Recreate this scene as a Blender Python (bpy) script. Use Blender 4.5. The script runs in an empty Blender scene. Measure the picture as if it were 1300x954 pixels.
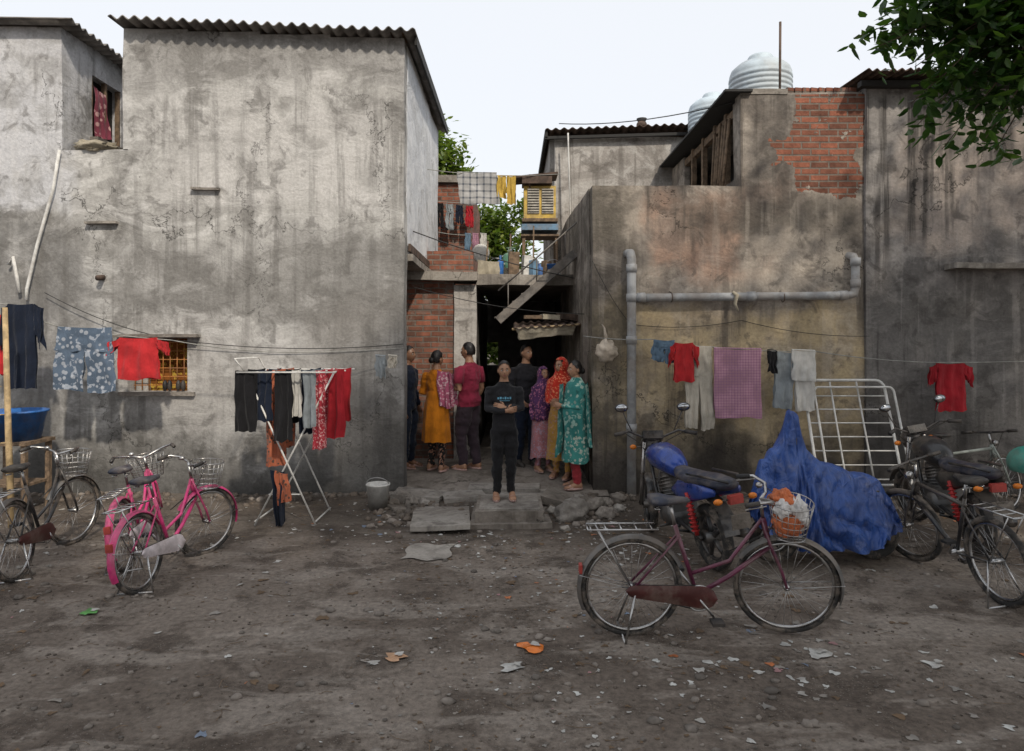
import bpy, math, random
from mathutils import Vector, Matrix, noise
random.seed(7)
S=bpy.context.scene
R=random.random
def U(a,b): return a+(b-a)*random.random()
def V(*a): return Vector(a)

# ------------------------------------------------------------------ materials
class G:
    def __init__(s,name):
        s.m=bpy.data.materials.new(name); s.m.use_nodes=True
        s.t=s.m.node_tree; s.t.nodes.clear()
        s.out=s.t.nodes.new('ShaderNodeOutputMaterial')
        s.b=s.t.nodes.new('ShaderNodeBsdfPrincipled')
        s.t.links.new(s.b.outputs[0],s.out.inputs[0])
    def st(s,sock,v):
        if isinstance(v,bpy.types.NodeSocket): s.t.links.new(v,sock)
        else:
            if isinstance(v,(tuple,list)) and len(v)==3 and sock.type=='RGBA': v=(*v,1)
            sock.default_value=v
    def pos(s): return s.t.nodes.new('ShaderNodeNewGeometry').outputs['Position']
    def obj(s): return s.t.nodes.new('ShaderNodeTexCoord').outputs['Object']
    def isl(s): return s.t.nodes.new('ShaderNodeNewGeometry').outputs['Random Per Island']
    def noise(s,v,sc,det=4,ro=.5,di=0.):
        n=s.t.nodes.new('ShaderNodeTexNoise'); s.st(n.inputs['Vector'],v)
        n.inputs['Scale'].default_value=sc; n.inputs['Detail'].default_value=det
        n.inputs['Roughness'].default_value=ro; n.inputs['Distortion'].default_value=di
        return n.outputs['Fac']
    def vor(s,v,sc,feat='F1',out='Distance'):
        n=s.t.nodes.new('ShaderNodeTexVoronoi'); n.feature=feat; s.st(n.inputs['Vector'],v)
        n.inputs['Scale'].default_value=sc; return n.outputs[out]
    def ma(s,op,a,b=0.,c=None,clamp=False):
        n=s.t.nodes.new('ShaderNodeMath'); n.operation=op; n.use_clamp=clamp
        s.st(n.inputs[0],a); s.st(n.inputs[1],b)
        if c is not None: s.st(n.inputs[2],c)
        return n.outputs[0]
    def vadd(s,a,b):
        n=s.t.nodes.new('ShaderNodeVectorMath'); n.operation='ADD'; s.st(n.inputs[0],a); s.st(n.inputs[1],b); return n.outputs[0]
    def sm(s,x,lo,hi,a=0.,b=1.):
        n=s.t.nodes.new('ShaderNodeMapRange'); n.interpolation_type='SMOOTHSTEP'
        s.st(n.inputs['Value'],x)
        n.inputs['From Min'].default_value=lo; n.inputs['From Max'].default_value=hi
        n.inputs['To Min'].default_value=a; n.inputs['To Max'].default_value=b
        return n.outputs[0]
    def mix(s,f,a,b,bl='MIX'):
        n=s.t.nodes.new('ShaderNodeMixRGB'); n.blend_type=bl
        s.st(n.inputs[0],f); s.st(n.inputs[1],a); s.st(n.inputs[2],b); return n.outputs[0]
    def mp(s,v,sc=(1,1,1),loc=(0,0,0),rot=(0,0,0)):
        n=s.t.nodes.new('ShaderNodeMapping'); s.st(n.inputs['Vector'],v)
        n.inputs['Scale'].default_value=sc; n.inputs['Location'].default_value=loc; n.inputs['Rotation'].default_value=rot
        return n.outputs[0]
    def sep(s,v):
        n=s.t.nodes.new('ShaderNodeSeparateXYZ'); s.st(n.inputs[0],v); return n.outputs
    def comb(s,x,y,z):
        n=s.t.nodes.new('ShaderNodeCombineXYZ'); s.st(n.inputs[0],x); s.st(n.inputs[1],y); s.st(n.inputs[2],z); return n.outputs[0]
    def ramp(s,f,stops):
        n=s.t.nodes.new('ShaderNodeValToRGB'); s.st(n.inputs[0],f); e=n.color_ramp.elements
        while len(e)<len(stops): e.new(.5)
        for i,(p,c) in enumerate(stops): e[i].position=p; e[i].color=(*c,1)
        return n.outputs[0]
    def bump(s,h,st=.5,d=.02,nrm=None):
        n=s.t.nodes.new('ShaderNodeBump'); s.st(n.inputs['Height'],h)
        n.inputs['Strength'].default_value=st; n.inputs['Distance'].default_value=d
        if nrm is not None: s.t.links.new(nrm,n.inputs['Normal'])
        return n.outputs[0]
    def fin(s,col,ro=.8,nrm=None,me=0.,spec=.4,coat=0.):
        s.st(s.b.inputs['Base Color'],col); s.st(s.b.inputs['Roughness'],ro)
        s.st(s.b.inputs['Metallic'],me); s.b.inputs['Specular IOR Level'].default_value=spec
        s.b.inputs['Coat Weight'].default_value=coat
        if nrm is not None: s.t.links.new(nrm,s.b.inputs['Normal'])
        return s.m

def brickcol(g,vec):
    n=g.t.nodes.new('ShaderNodeTexBrick'); g.st(n.inputs['Vector'],vec)
    n.inputs['Scale'].default_value=1; n.inputs['Brick Width'].default_value=.235; n.inputs['Row Height'].default_value=.082
    n.inputs['Mortar Size'].default_value=.012; n.inputs['Mortar Smooth'].default_value=.3; n.inputs['Bias'].default_value=-.1
    n.inputs['Color1'].default_value=(.30,.12,.08,1); n.inputs['Color2'].default_value=(.14,.068,.05,1)
    n.inputs['Mortar'].default_value=(.19,.165,.145,1)
    return n.outputs['Color'],n.outputs['Fac']

def plaster(name,c1,c2,dark,light=(.5,.49,.47),bricks=(),damp=.9,seed=0.,streak=.6,zones=(),lamt=.5,crack=.8,blot=.6,dampa=.85):
    g=G(name); p=g.pos(); ps=g.vadd(p,(seed*3.1,seed*1.7,seed*5.3)); x,y,z=g.sep(p)
    wob=g.ma('SUBTRACT',g.noise(ps,1.1,5,.62),.5)
    nL=g.noise(ps,.5,3,.55,.8); nM=g.noise(ps,1.9,6,.6,.3); nF=g.noise(ps,30,3,.6)
    f=g.ma('ADD',g.ma('MULTIPLY',nL,.5),g.ma('MULTIPLY',nM,.5))
    col=g.mix(g.sm(f,.43,.57),c1,c2)
    pt=g.noise(g.mp(ps,(1,1,1.5)),.8,4,.5,.8)
    col=g.mix(g.sm(pt,.535,.555,0,.3),col,dark); col=g.mix(g.sm(pt,.43,.45,.3,0),col,light)
    sw=g.noise(g.mp(ps,(1,1,1.7),rot=(0,.6,0)),1.8,7,.68,.9)
    col=g.mix(g.ma('MULTIPLY',g.sm(sw,.49,.61),lamt),col,light)
    for (x0,x1,z0,z1,c,a,so) in zones:
        xx=g.ma('ADD',x,g.ma('MULTIPLY',wob,so*3.)); zz=g.ma('ADD',z,g.ma('MULTIPLY',wob,so*3.6))
        m=g.ma('MULTIPLY',g.sm(xx,x0-so*.4,x0+so*.4),g.sm(xx,x1-so*.4,x1+so*.4,1,0))
        m=g.ma('MULTIPLY',m,g.ma('MULTIPLY',g.sm(zz,z0-so*.4,z0+so*.4),g.sm(zz,z1-so*.4,z1+so*.4,1,0)))
        m=g.ma('MULTIPLY',m,g.ma('MULTIPLY',a,g.sm(nM,.40,.55,.5,1)))
        col=g.mix(m,col,c)
    sv=g.noise(g.mp(ps,(5,5,.28)),1.3,5,.62,.2)
    sf=g.ma('MULTIPLY',g.sm(sv,.48,.64),g.sm(nL,.42,.56))
    col=g.mix(g.ma('MULTIPLY',sf,streak),col,dark)
    sv2=g.ma('MULTIPLY',g.sm(sv,.36,.47,1,0),g.sm(nL,.42,.56,1,0)); col=g.mix(g.ma('MULTIPLY',sv2,streak*.3),col,light)
    bl=g.noise(ps,3.6,6,.64,.6)
    col=g.mix(g.sm(bl,.53,.66,0,blot),col,dark)
    zw=g.ma('ADD',z,g.ma('MULTIPLY',wob,2.6))
    col=g.mix(g.sm(zw,.0,damp,dampa,0),col,tuple(v*.42 for v in dark))
    col=g.mix(.22,col,g.ramp(nF,[(.3,(.2,.2,.2)),(.7,(.82,.82,.82))]),'OVERLAY')
    pk=g.sm(g.vor(ps,7),.0,.10,1,0); pk=g.ma('MULTIPLY',pk,g.sm(nM,.52,.58))
    dd=g.ma('MULTIPLY',bl,1.3)
    cv=g.vor(g.vadd(ps,g.comb(dd,0.,g.ma('MULTIPLY',nM,1.6))),.45,'DISTANCE_TO_EDGE')
    ck=g.ma('MULTIPLY',g.sm(cv,.001,.008,1,0),g.sm(nL,.46,.54))
    marks=g.ma('MAXIMUM',g.ma('MULTIPLY',ck,crack),g.ma('MULTIPLY',pk,.7))
    col=g.mix(marks,col,tuple(v*.35 for v in dark))
    h=g.ma('ADD',g.ma('MULTIPLY',nM,.8),g.ma('ADD',g.ma('MULTIPLY',nF,.07),g.ma('MULTIPLY',sw,.7)))
    if bricks:
        bc,bf=brickcol(g,g.comb(g.ma('ADD',x,y),z,0.))
        bc=g.mix(.55,bc,g.ramp(g.noise(ps,7,4,.7),[(.3,(.16,.15,.14)),(.7,(.74,.70,.66))]),'OVERLAY')
        tot=None
        for (x0,x1,z0,z1) in bricks:
            xx=g.ma('ADD',x,g.ma('MULTIPLY',wob,1.1)); zz=g.ma('ADD',z,g.ma('MULTIPLY',wob,1.2))
            m=g.ma('MULTIPLY',g.ma('GREATER_THAN',xx,x0),g.ma('LESS_THAN',xx,x1))
            m=g.ma('MULTIPLY',m,g.ma('MULTIPLY',g.ma('GREATER_THAN',zz,z0),g.ma('LESS_THAN',zz,z1)))
            m=g.ma('MULTIPLY',m,g.sm(bl,.36,.38))
            tot=m if tot is None else g.ma('MAXIMUM',tot,m)
        col=g.mix(tot,col,bc)
        hb=g.ma('SUBTRACT',g.ma('MULTIPLY',nF,.3),g.ma('MULTIPLY',bf,.5)); hb=g.ma('ADD',hb,.2)
        h=g.mix(tot,h,hb)
    return g.fin(col,.92,g.bump(h,.7,.04),spec=.2)

def brickmat(name,dirt=.6):
    g=G(name); p=g.pos(); x,y,z=g.sep(p)
    n=g.noise(p,4,6,.7)
    w=g.ma('MULTIPLY',g.ma('SUBTRACT',n,.5),.03)
    bc,bf=brickcol(g,g.comb(g.ma('ADD',g.ma('ADD',x,y),w),g.ma('ADD',z,w),0.))
    col=g.mix(.6,bc,g.ramp(g.noise(p,9,5,.7),[(.3,(.16,.15,.14)),(.72,(.74,.70,.67))]),'OVERLAY')
    col=g.mix(g.sm(n,.5,.6,0,dirt),col,(.19,.165,.145))
    col=g.mix(g.sm(g.noise(p,1.2,5),.48,.66,0,.6),col,(.06,.05,.045))
    h=g.ma('SUBTRACT',g.ma('MULTIPLY',n,.5),bf)
    return g.fin(col,.93,g.bump(h,.8,.018),spec=.2)

def simple(name,c,ro=.6,me=0.,var=.25,sc=8.,bump=.0,spec=.4,coat=0.,dust=.0):
    g=G(name); p=g.obj(); n=g.noise(p,sc,5,.65)
    col=g.mix(g.sm(n,.38,.62),tuple(v*(1-var) for v in c),tuple(min(1,v*(1+var*.6)) for v in c))
    if dust:
        col=g.mix(g.sm(g.noise(p,sc*.45,6,.7),.43,.60,0,dust),col,(.23,.19,.155))
    r=g.sm(n,.3,.7,max(ro-.1,.05),min(ro+.12+dust*.2,1))
    nr=g.bump(g.noise(p,sc*6,3),bump,.004) if bump else None
    return g.fin(col,r,nr,me,spec,coat)

def cloth(name,c,c2=None,pat=None,sc=20.,bst=.6):
    g=G(name); p=g.obj(); x,y,z=g.sep(p)
    n=g.noise(p,5,4,.6); col=g.mix(g.sm(n,.35,.65),tuple(v*.7 for v in c),c)
    if pat=='check':
        a=g.ma('GREATER_THAN',g.ma('FRACT',g.ma('MULTIPLY',x,sc)),.72); b=g.ma('GREATER_THAN',g.ma('FRACT',g.ma('MULTIPLY',z,sc)),.72)
        col=g.mix(g.ma('MULTIPLY',g.ma('ADD',a,b),.5),col,c2)
    elif pat=='flower':
        col=g.mix(g.sm(g.vor(p,sc),.26,.36,1,0),col,c2)
        col=g.mix(g.sm(g.noise(p,sc*.8,2,.5,1.),.58,.62,0,.6),col,tuple(min(1,v*1.4+.03) for v in c2))
    elif pat=='blotch':
        col=g.mix(g.sm(g.noise(p,sc,3,.6,.8),.52,.57),col,c2)
    h=g.ma('ADD',g.noise(g.mp(p,(1,1,.35)),14,3,.6,.6),g.ma('MULTIPLY',g.noise(p,220,1),.1))
    g.b.inputs['Sheen Weight'].default_value=.12
    return g.fin(col,.9,g.bump(h,bst,.03),spec=.15)

def leafmat(name,a,b,c,tl=True):
    g=G(name); r=g.isl(); col=g.ramp(r,[(0,a),(.55,b),(1,c)])
    g.fin(col,.45,spec=.4)
    if not tl: return g.m
    tr=g.t.nodes.new('ShaderNodeBsdfTranslucent'); g.t.links.new(g.mix(1.,col,(1.5,1.7,.6),'MULTIPLY'),tr.inputs[0])
    ms=g.t.nodes.new('ShaderNodeMixShader'); ms.inputs[0].default_value=.35
    g.t.links.new(g.b.outputs[0],ms.inputs[1]); g.t.links.new(tr.outputs[0],ms.inputs[2]); g.t.links.new(ms.outputs[0],g.out.inputs[0])
    return g.m

# ------------------------------------------------------------------ mesh builder
class MB:
    def __init__(s): s.v=[];s.f=[];s.m=[];s.sm=[];s.mats=[];s.M=Matrix.Identity(4)
    def mi(s,mat):
        if mat not in s.mats: s.mats.append(mat)
        return s.mats.index(mat)
    def add(s,vs,fs,mat,smooth=True):
        o=len(s.v); s.v+=[s.M@Vector(v) for v in vs]
        k=s.mi(mat)
        for f in fs: s.f.append([i+o for i in f]); s.m.append(k); s.sm.append(smooth)
    def box(s,c,d,mat,rot=(0,0,0),taper=1.):
        E=Matrix.Translation(c)@(Matrix.Rotation(rot[2],4,'Z')@Matrix.Rotation(rot[1],4,'Y')@Matrix.Rotation(rot[0],4,'X'))
        vs=[]
        for z in(-1,1):
            for y in(-1,1):
                for x in(-1,1):
                    t=taper if z>0 else 1
                    vs.append(E@Vector((x*d[0]/2*t,y*d[1]/2*t,z*d[2]/2)))
        s.add(vs,[(0,2,3,1),(4,5,7,6),(0,1,5,4),(2,6,7,3),(0,4,6,2),(1,3,7,5)],mat,False)
    def rbox(s,x0,x1,y0,y1,z0,z1,mat,st=.16,amp=.014):
        def side(o,a,b):
            nu=max(1,min(90,int(a.length/st)));nv=max(1,min(60,int(b.length/st)))
            vs=[];fs=[]
            for i in range(nu+1):
                for j in range(nv+1):
                    p=o+a*(i/nu)+b*(j/nv); vs.append(p+noise.noise_vector(p*1.4)*amp+noise.noise_vector(p*4)*amp*.35)
            for i in range(nu):
                for j in range(nv):
                    k=i*(nv+1)+j; fs.append((k,k+nv+1,k+nv+2,k+1))
            s.add(vs,fs,mat,True)
        X=V(x1-x0,0,0);Y=V(0,y1-y0,0);Z=V(0,0,z1-z0);o=V(x0,y0,z0)
        side(o,X,Z); side(o+Y+X,-X,Z); side(o+Y,-Y,Z); side(o+X,Y,Z); side(o+Z,X,Y); side(o+X,-X,Y)
    def tube(s,pts,r,mat,n=8,closed=False,cap=True,sx=1.):
        pts=[Vector(p) for p in pts]; N=len(pts)
        if not isinstance(r,(list,tuple)): r=[r]*N
        vs=[];fs=[];prev=None
        for i,p in enumerate(pts):
            if closed: t=pts[(i+1)%N]-pts[i-1]
            else: t=pts[min(i+1,N-1)]-pts[max(i-1,0)]
            t=t.normalized() if t.length>1e-9 else V(0,0,1)
            if prev is None:
                a=V(0,0,1) if abs(t.z)<.9 else V(1,0,0); u=t.cross(a).normalized()
            else:
                u=prev-t*prev.dot(t); u=u.normalized() if u.length>1e-6 else t.orthogonal().normalized()
            prev=u; w=t.cross(u)
            for k in range(n):
                a=2*math.pi*k/n; vs.append(p+(u*math.cos(a)*sx+w*math.sin(a))*r[i])
        for i in range(N if closed else N-1):
            for k in range(n):
                a=i*n+k;b=i*n+(k+1)%n;c=((i+1)%N)*n+(k+1)%n;d=((i+1)%N)*n+k
                fs.append((a,b,c,d))
        if cap and not closed:
            fs.append(tuple(range(n))[::-1]); fs.append(tuple(range((N-1)*n,N*n)))
        s.add(vs,fs,mat,True)
    def cyl(s,a,b,r,mat,n=12,r2=None): s.tube([a,b],[r,r if r2 is None else r2],mat,n)
    def ring(s,c,ax,Rr,r,mat,n=36,k=8,a0=0.,a1=360.):
        ax=Vector(ax).normalized(); u=ax.orthogonal().normalized()
        if abs(ax.z)<.9: u=(V(0,0,1)-ax*ax.z).normalized()
        w=ax.cross(u); cl=(a1-a0)>=360
        pts=[]
        for i in range(n if cl else n+1):
            a=math.radians(a0+(a1-a0)*i/n); pts.append(Vector(c)+(u*math.cos(a)+w*math.sin(a))*Rr)
        s.tube(pts,r,mat,k,closed=cl)
    def loft(s,rings,mat,cap=True,smooth=True):
        n=len(rings[0]);vs=[p for r in rings for p in r];fs=[]
        for i in range(len(rings)-1):
            for k in range(n): fs.append((i*n+k,i*n+(k+1)%n,(i+1)*n+(k+1)%n,(i+1)*n+k))
        if cap: fs.append(tuple(range(n))[::-1]); fs.append(tuple(range((len(rings)-1)*n,len(rings)*n)))
        s.add(vs,fs,mat,smooth)
    def ell(s,c,r,mat,nu=16,nv=10,rot=None,fn=None,keep=None):
        vs=[];fs=[];c=Vector(c)
        for j in range(nv+1):
            ph=math.pi*j/nv
            for i in range(nu):
                th=2*math.pi*i/nu; d=V(math.sin(ph)*math.cos(th),math.sin(ph)*math.sin(th),math.cos(ph))
                p=V(d.x*r[0],d.y*r[1],d.z*r[2])
                if fn: p=fn(d,p)
                if rot: p=rot@p
                vs.append(c+p)
        for j in range(nv):
            for i in range(nu):
                ph=math.pi*(j+.5)/nv; th=2*math.pi*(i+.5)/nu
                d=V(math.sin(ph)*math.cos(th),math.sin(ph)*math.sin(th),math.cos(ph))
                if keep and not keep(d): continue
                fs.append((j*nu+i,(j+1)*nu+i,(j+1)*nu+(i+1)%nu,j*nu+(i+1)%nu))
        s.add(vs,fs,mat,True)
    def grid(s,fn,nu,nv,mat,smooth=True):
        vs=[fn(i/nu,j/nv) for i in range(nu+1) for j in range(nv+1)]
        fs=[(i*(nv+1)+j,(i+1)*(nv+1)+j,(i+1)*(nv+1)+j+1,i*(nv+1)+j+1) for i in range(nu) for j in range(nv)]
        s.add(vs,fs,mat,smooth)
    def patch(s,tl,tr,br,bl,mat,fold=.026,fr=2.5,seed=None,nu=18,nv=18,dirv=(0,-1,0)):
        tl,tr,br,bl=map(Vector,(tl,tr,br,bl)); sd=R()*50 if seed is None else seed; dv=Vector(dirv)
        def fn(u,v):
            p=(tl*(1-u)+tr*u)*(1-v)+(bl*(1-u)+br*u)*v
            n1=noise.noise(V(u*4,v*1.6,sd)); w=math.sin(u*fr*6.283+sd+v*1.3+n1*2)*.6+n1*1.1+(1-abs(noise.noise(V(u*5+v,v*3,sd+3)))*3)*.35
            p=p+dv*(fold*w*(.3+.7*v))
            p=p+V(0,0,1)*(noise.noise(V(u*3.3,v*1.1,sd+9))*.03*v-.012*math.sin(u*math.pi)*(1-v))
            p=p+V(1,0,0)*noise.noise(V(v*3,sd,u))*.022
            return p
        s.grid(fn,nu,nv,mat)
    def build(s,name,parent=None,solid=0.,bevel=0.,M=None):
        me=bpy.data.meshes.new(name); me.from_pydata([tuple(v) for v in s.v],[],s.f)
        for m in s.mats: me.materials.append(m)
        me.polygons.foreach_set('material_index',s.m); me.polygons.foreach_set('use_smooth',s.sm); me.update()
        o=bpy.data.objects.new(name,me); S.collection.objects.link(o)
        if parent: o.parent=parent
        if M is not None: o.matrix_world=M
        if bevel:
            b=o.modifiers.new('b','BEVEL'); b.width=bevel; b.segments=2; b.limit_method='ANGLE'
        if solid:
            q=o.modifiers.new('s','SOLIDIFY'); q.thickness=solid
        return o
def empty(name,loc=(0,0,0)):
    e=bpy.data.objects.new(name,None); S.collection.objects.link(e); e.location=loc; return e
def place(x,y,z,hx,hy,lean=0.):
    a=math.atan2(hy,hx); return Matrix.Translation((x,y,z))@Matrix.Rotation(a,4,'Z')@Matrix.Rotation(lean,4,'X')

# ------------------------------------------------------------------ shared materials
plL=plaster('plaster_grey',(.25,.245,.235),(.45,.445,.43),(.13,.125,.118),(.60,.595,.585),seed=1.,streak=.55,lamt=.5,damp=1.5,dampa=.9,
    zones=[(-5.2,-1,2.25,3.2,(.165,.16,.152),.75,.45),(-4.9,-1.2,5.3,6.0,(.19,.185,.18),.55,.3),(-4.4,-1.6,3.6,5.0,(.54,.53,.52),.55,.5),
           (-12,-5.6,3.6,6.2,(.54,.55,.58),.8,.4),(-12,-5.4,0.,3.4,(.15,.148,.145),.8,.5),(-2.6,-1.2,.4,2.4,(.16,.15,.14),.7,.4),(-4.8,-2.4,.9,2.2,(.44,.43,.42),.5,.4)])  # pale bluish zone at upper far left: sun dapples painted into the wall colour
plW=plaster('plaster_whitewash',(.55,.57,.6),(.66,.68,.7),(.34,.34,.34),(.75,.76,.78),seed=4.,streak=.4,damp=.1)
plR=plaster('plaster_brown',(.19,.165,.145),(.35,.31,.265),(.08,.07,.062),(.50,.455,.40),seed=2.3,streak=.75,lamt=.4,damp=1.2,dampa=.9,
    zones=[(1.0,4.5,.4,2.45,(.47,.375,.23),.85,.4),(1.7,3.4,2.9,3.9,(.38,.24,.175),.65,.5),(2.9,3.6,3.0,5.2,(.07,.063,.06),.85,.35),
           (3.0,4.3,2.6,3.5,(.46,.41,.35),.65,.4),(.9,1.45,.6,4,(.08,.072,.06),.85,.35),(2.0,4.4,3.35,3.8,(.10,.09,.078),.7,.25),(1.4,4.4,0,.8,(.14,.125,.10),.7,.35)],
    bricks=[(3.56,4.46,3.9,5.3),(3.3,3.7,4.2,4.6)])
plR2=plaster('plaster_dark',(.15,.142,.138),(.27,.255,.245),(.065,.06,.057),(.38,.36,.345),seed=6.1,streak=.9,lamt=.35,damp=1.5,
    zones=[(4.4,10,.3,2.5,(.11,.105,.10),.75,.5),(4.8,7,3.2,4.6,(.36,.30,.26),.6,.5)])
plB=plaster('plaster_mid',(.22,.205,.19),(.36,.34,.32),(.11,.10,.09),seed=3.7,damp=.1)
plI=plaster('plaster_passage',(.08,.075,.07),(.12,.11,.10),(.04,.04,.04),(.15,.14,.13),seed=8.)  # darkest plaster tone, for the passage walls
brk=brickmat('brick_exposed')
conc=plaster('concrete_slab',(.20,.18,.16),(.30,.275,.245),(.10,.09,.08),(.37,.35,.32),seed=5.,damp=.01,dampa=0)
concd=plaster('concrete_dirty',(.13,.112,.095),(.22,.195,.17),(.07,.06,.05),(.29,.26,.23),seed=9.,damp=.01,dampa=0)
asb=simple('asbestos_sheet',(.2,.19,.18),.9,var=.4,sc=3,bump=.3)
rust=simple('rusty_sheet',(.10,.07,.055),.8,.2,var=.5,sc=6,bump=.3)
blk=simple('black_edge',(.03,.03,.03),.8)
pvc=simple('pvc_pipe_grey',(.36,.37,.38),.5,var=.25,sc=5,dust=.5)
wood=simple('weathered_wood',(.17,.12,.08),.85,var=.4,sc=14,bump=.4)
bamb=simple('bamboo',(.42,.31,.17),.7,var=.35,sc=9)
steel=simple('steel_tube',(.5,.5,.5),.38,.8,var=.2)
chrome=simple('chrome',(.5,.5,.5),.3,1.,var=.2,dust=.4)
tyre=simple('tyre_rubber',(.028,.027,.026),.85,sc=20,dust=.6)
rub=simple('black_rubber',(.022,.022,.023),.55,dust=.2)
blkp=simple('black_paint',(.02,.02,.022),.35,coat=.3,dust=.3)
ropm=simple('rope',(.3,.3,.28),.9)
drk=simple('painted_shade',(.02,.018,.016),.9)  # near-black colour painting in the shade behind openings and between louvres
white=simple('white_paint',(.64,.64,.62),.5,var=.15,dust=.3)
W=8.667

# ------------------------------------------------------------------ ground
def gz(x,y):
    h=.020*noise.noise(V(x*.7,y*.7,0))+.013*noise.noise(V(x*2.6,y*2.6,3))+.006*noise.noise(V(x*9,y*9,7))
    if y>7.4: h+=.05*min(1,(y-7.4)/.9)
    return h
g=G('dirt_ground'); p=g.pos(); n1=g.noise(p,.5,4,.6,.4); n2=g.noise(p,1.9,7,.66,.4); n3=g.noise(p,24,5,.68); n4=g.noise(p,110,2,.6)
col=g.mix(g.sm(n1,.42,.58),(.128,.104,.086),(.205,.173,.146))
col=g.mix(g.sm(n2,.49,.60,0,.75),col,(.076,.060,.049))
col=g.mix(g.sm(g.noise(g.mp(p,(1,2.4,1)),1.1,7,.66,.5),.5,.60,0,.65),col,(.28,.245,.212))
col=g.mix(.42,col,g.ramp(n3,[(.33,(.14,.14,.14)),(.67,(.86,.86,.86))]),'OVERLAY')
peb=g.vor(p,48); pm=g.ma('MULTIPLY',g.sm(peb,.16,.26,1,0),g.sm(n2,.47,.56))
col=g.mix(g.ma('MULTIPLY',pm,.5),col,(.33,.30,.265))
peb2=g.vor(g.mp(p,loc=(3,7,0)),90); pm2=g.ma('MULTIPLY',g.sm(peb2,.14,.22,1,0),g.sm(n1,.46,.55))
col=g.mix(g.ma('MULTIPLY',pm2,.6),col,(.05,.042,.036))
x,y,z=g.sep(p)
xc=g.ma('ABSOLUTE',g.ma('ADD',x,.1)); mud=g.ma('MULTIPLY',g.sm(g.ma('ADD',y,g.ma('MULTIPLY',n2,1.6)),6.9,8.4),g.sm(xc,1.4,2.6,1,.7))
col=g.mix(g.ma('MULTIPLY',mud,.75),col,(.055,.045,.037))
h=g.ma('ADD',g.ma('MULTIPLY',n3,.5),g.ma('ADD',g.ma('MULTIPLY',n4,.12),g.ma('ADD',n2,g.ma('MULTIPLY',pm,.35))))
gmat=g.fin(col,g.sm(n2,.4,.6,.78,.95),g.bump(h,.9,.04),spec=.22)
def fr(a,b,s): return [a+s*i for i in range(int(round((b-a)/s))+1)]
xs=[-400,-200,-90,-45,-25,-15]+fr(-9,9,.08)+[15,25,45,90,200,400]
ys=[-300,-120,-50,-20,-8,-2]+fr(1,9.6,.06)+[11,13,16,22,35,60,120,250,500]
mb=MB(); vs=[(a,b,gz(a,b)) for a in xs for b in ys]; ny=len(ys)
mb.add(vs,[(i*ny+j,(i+1)*ny+j,(i+1)*ny+j+1,i*ny+j+1) for i in range(len(xs)-1) for j in range(ny-1)],gmat)
mb.build('ground')

# ------------------------------------------------------------------ left grey house
def corr(mb,x0,x1,y0,y1,zf,mat,pitch=.15,amp=.026,axis='x'):
    if axis=='x':
        n=int((x1-x0)/pitch*8)
        mb.grid(lambda u,v: V(x0+(x1-x0)*u,y0+(y1-y0)*v+.03*noise.noise(V(int(u*3.7)*7.,0,0))+.01*noise.noise(V(u*20,0,0)),zf(u,v)+amp*math.sin(2*math.pi*(x1-x0)*u/pitch)+.016*noise.noise(V(u*9,v*3,2))),n,6,mat)
    else:
        n=int((y1-y0)/pitch*8)
        mb.grid(lambda v,u: V(x0+(x1-x0)*v+.02*noise.noise(V(u*20,0,0)),y0+(y1-y0)*u,zf(v,u)+amp*math.sin(2*math.pi*(y1-y0)*u/pitch)),6,n,mat)
H=empty('plastered_house')
mb=MB(); T=.22
mb.rbox(-4.88,-4.12,W,W+T,0,1.35,plL); mb.rbox(-4.88,-4.12,W,W+T,2.02,5.95,plL)
mb.rbox(-4.94,-4.88,W,W+T,4.42,5.95,plL)
mb.rbox(-4.12,-3.2,W,W+T,-.05,5.92,plL); mb.rbox(-3.2,-2.3,W,W+T,-.05,5.88,plL); mb.rbox(-2.3,-1.37,W,W+T,-.05,5.84,plL)
mb.rbox(-1.86,-1.64,W+T,13,0,3.1,plL)
mb.rbox(-4.94,-4.74,W+T,13,0,5.9,plL)
mb.build('front_wall',H)
mb=MB(); mb.rbox(-1.57,-1.365,W+T,12.6,3.12,5.84,plW); mb.build('side_wall',H)
mb=MB(); mb.rbox(-1.64,-1.3,W+T,12.6,3.03,3.12,conc); mb.box((-1.33,10.7,3.2),(.03,3.7,.1),rust); mb.build('floor_edge',H)
mb=MB(); corr(mb,-5.02,-1.2,W-.2,13,lambda u,v:6.02-.17*u+.14*v,asb); mb.build('roof_sheet',H,solid=.012)
mb=MB(); mb.box((-1.22,10.75,5.86),(.03,4.2,.11),blk,rot=(.03,0,0)); mb.box((-3.1,W+.1,5.965),(3.7,.3,.02),wood,rot=(0,.045,0)); mb.build('roof_fascia',H)
org=simple('orange_paint',(.50,.20,.05),.6,dust=.3); dkc=cloth('window_curtain',(.25,.09,.02),(.45,.3,.05),'blotch',14)
mb=MB()
mb.box((-4.5,W+.3,1.69),(.95,.02,.8),dkc)
for i in range(9): mb.cyl((-4.85+i*.09,W+.12,1.36),(-4.85+i*.09,W+.12,2.01),.006,org,6)
for i in range(6): mb.cyl((-4.87,W+.12,1.42+i*.11),(-4.13,W+.12,1.42+i*.11),.006,org,6)
mb.rbox(-4.98,-4.02,W-.05,W+.14,1.30,1.348,conc); mb.rbox(-5.0,-3.95,W-.14,W+.01,2.03,2.07,conc)
for i in range(2):
    for k in(-1,1):
        mb.ell((-4.22-.17*i+.03*k-.0,W+.03,1.42),(.03,.035,.07),rub)
mb.build('barred_window',H)
mb=MB()
for (a,b,zz) in((-5.4,-5.0,3.47),(-4.05,-3.7,3.9)): mb.rbox(a,b,W-.06,W+.02,zz,zz+.03,conc)
mb.cyl((-5.2,W-.1,2.78),(-5.2,W+.05,2.8),.035,rust); mb.build('wall_ledge',H)

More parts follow.
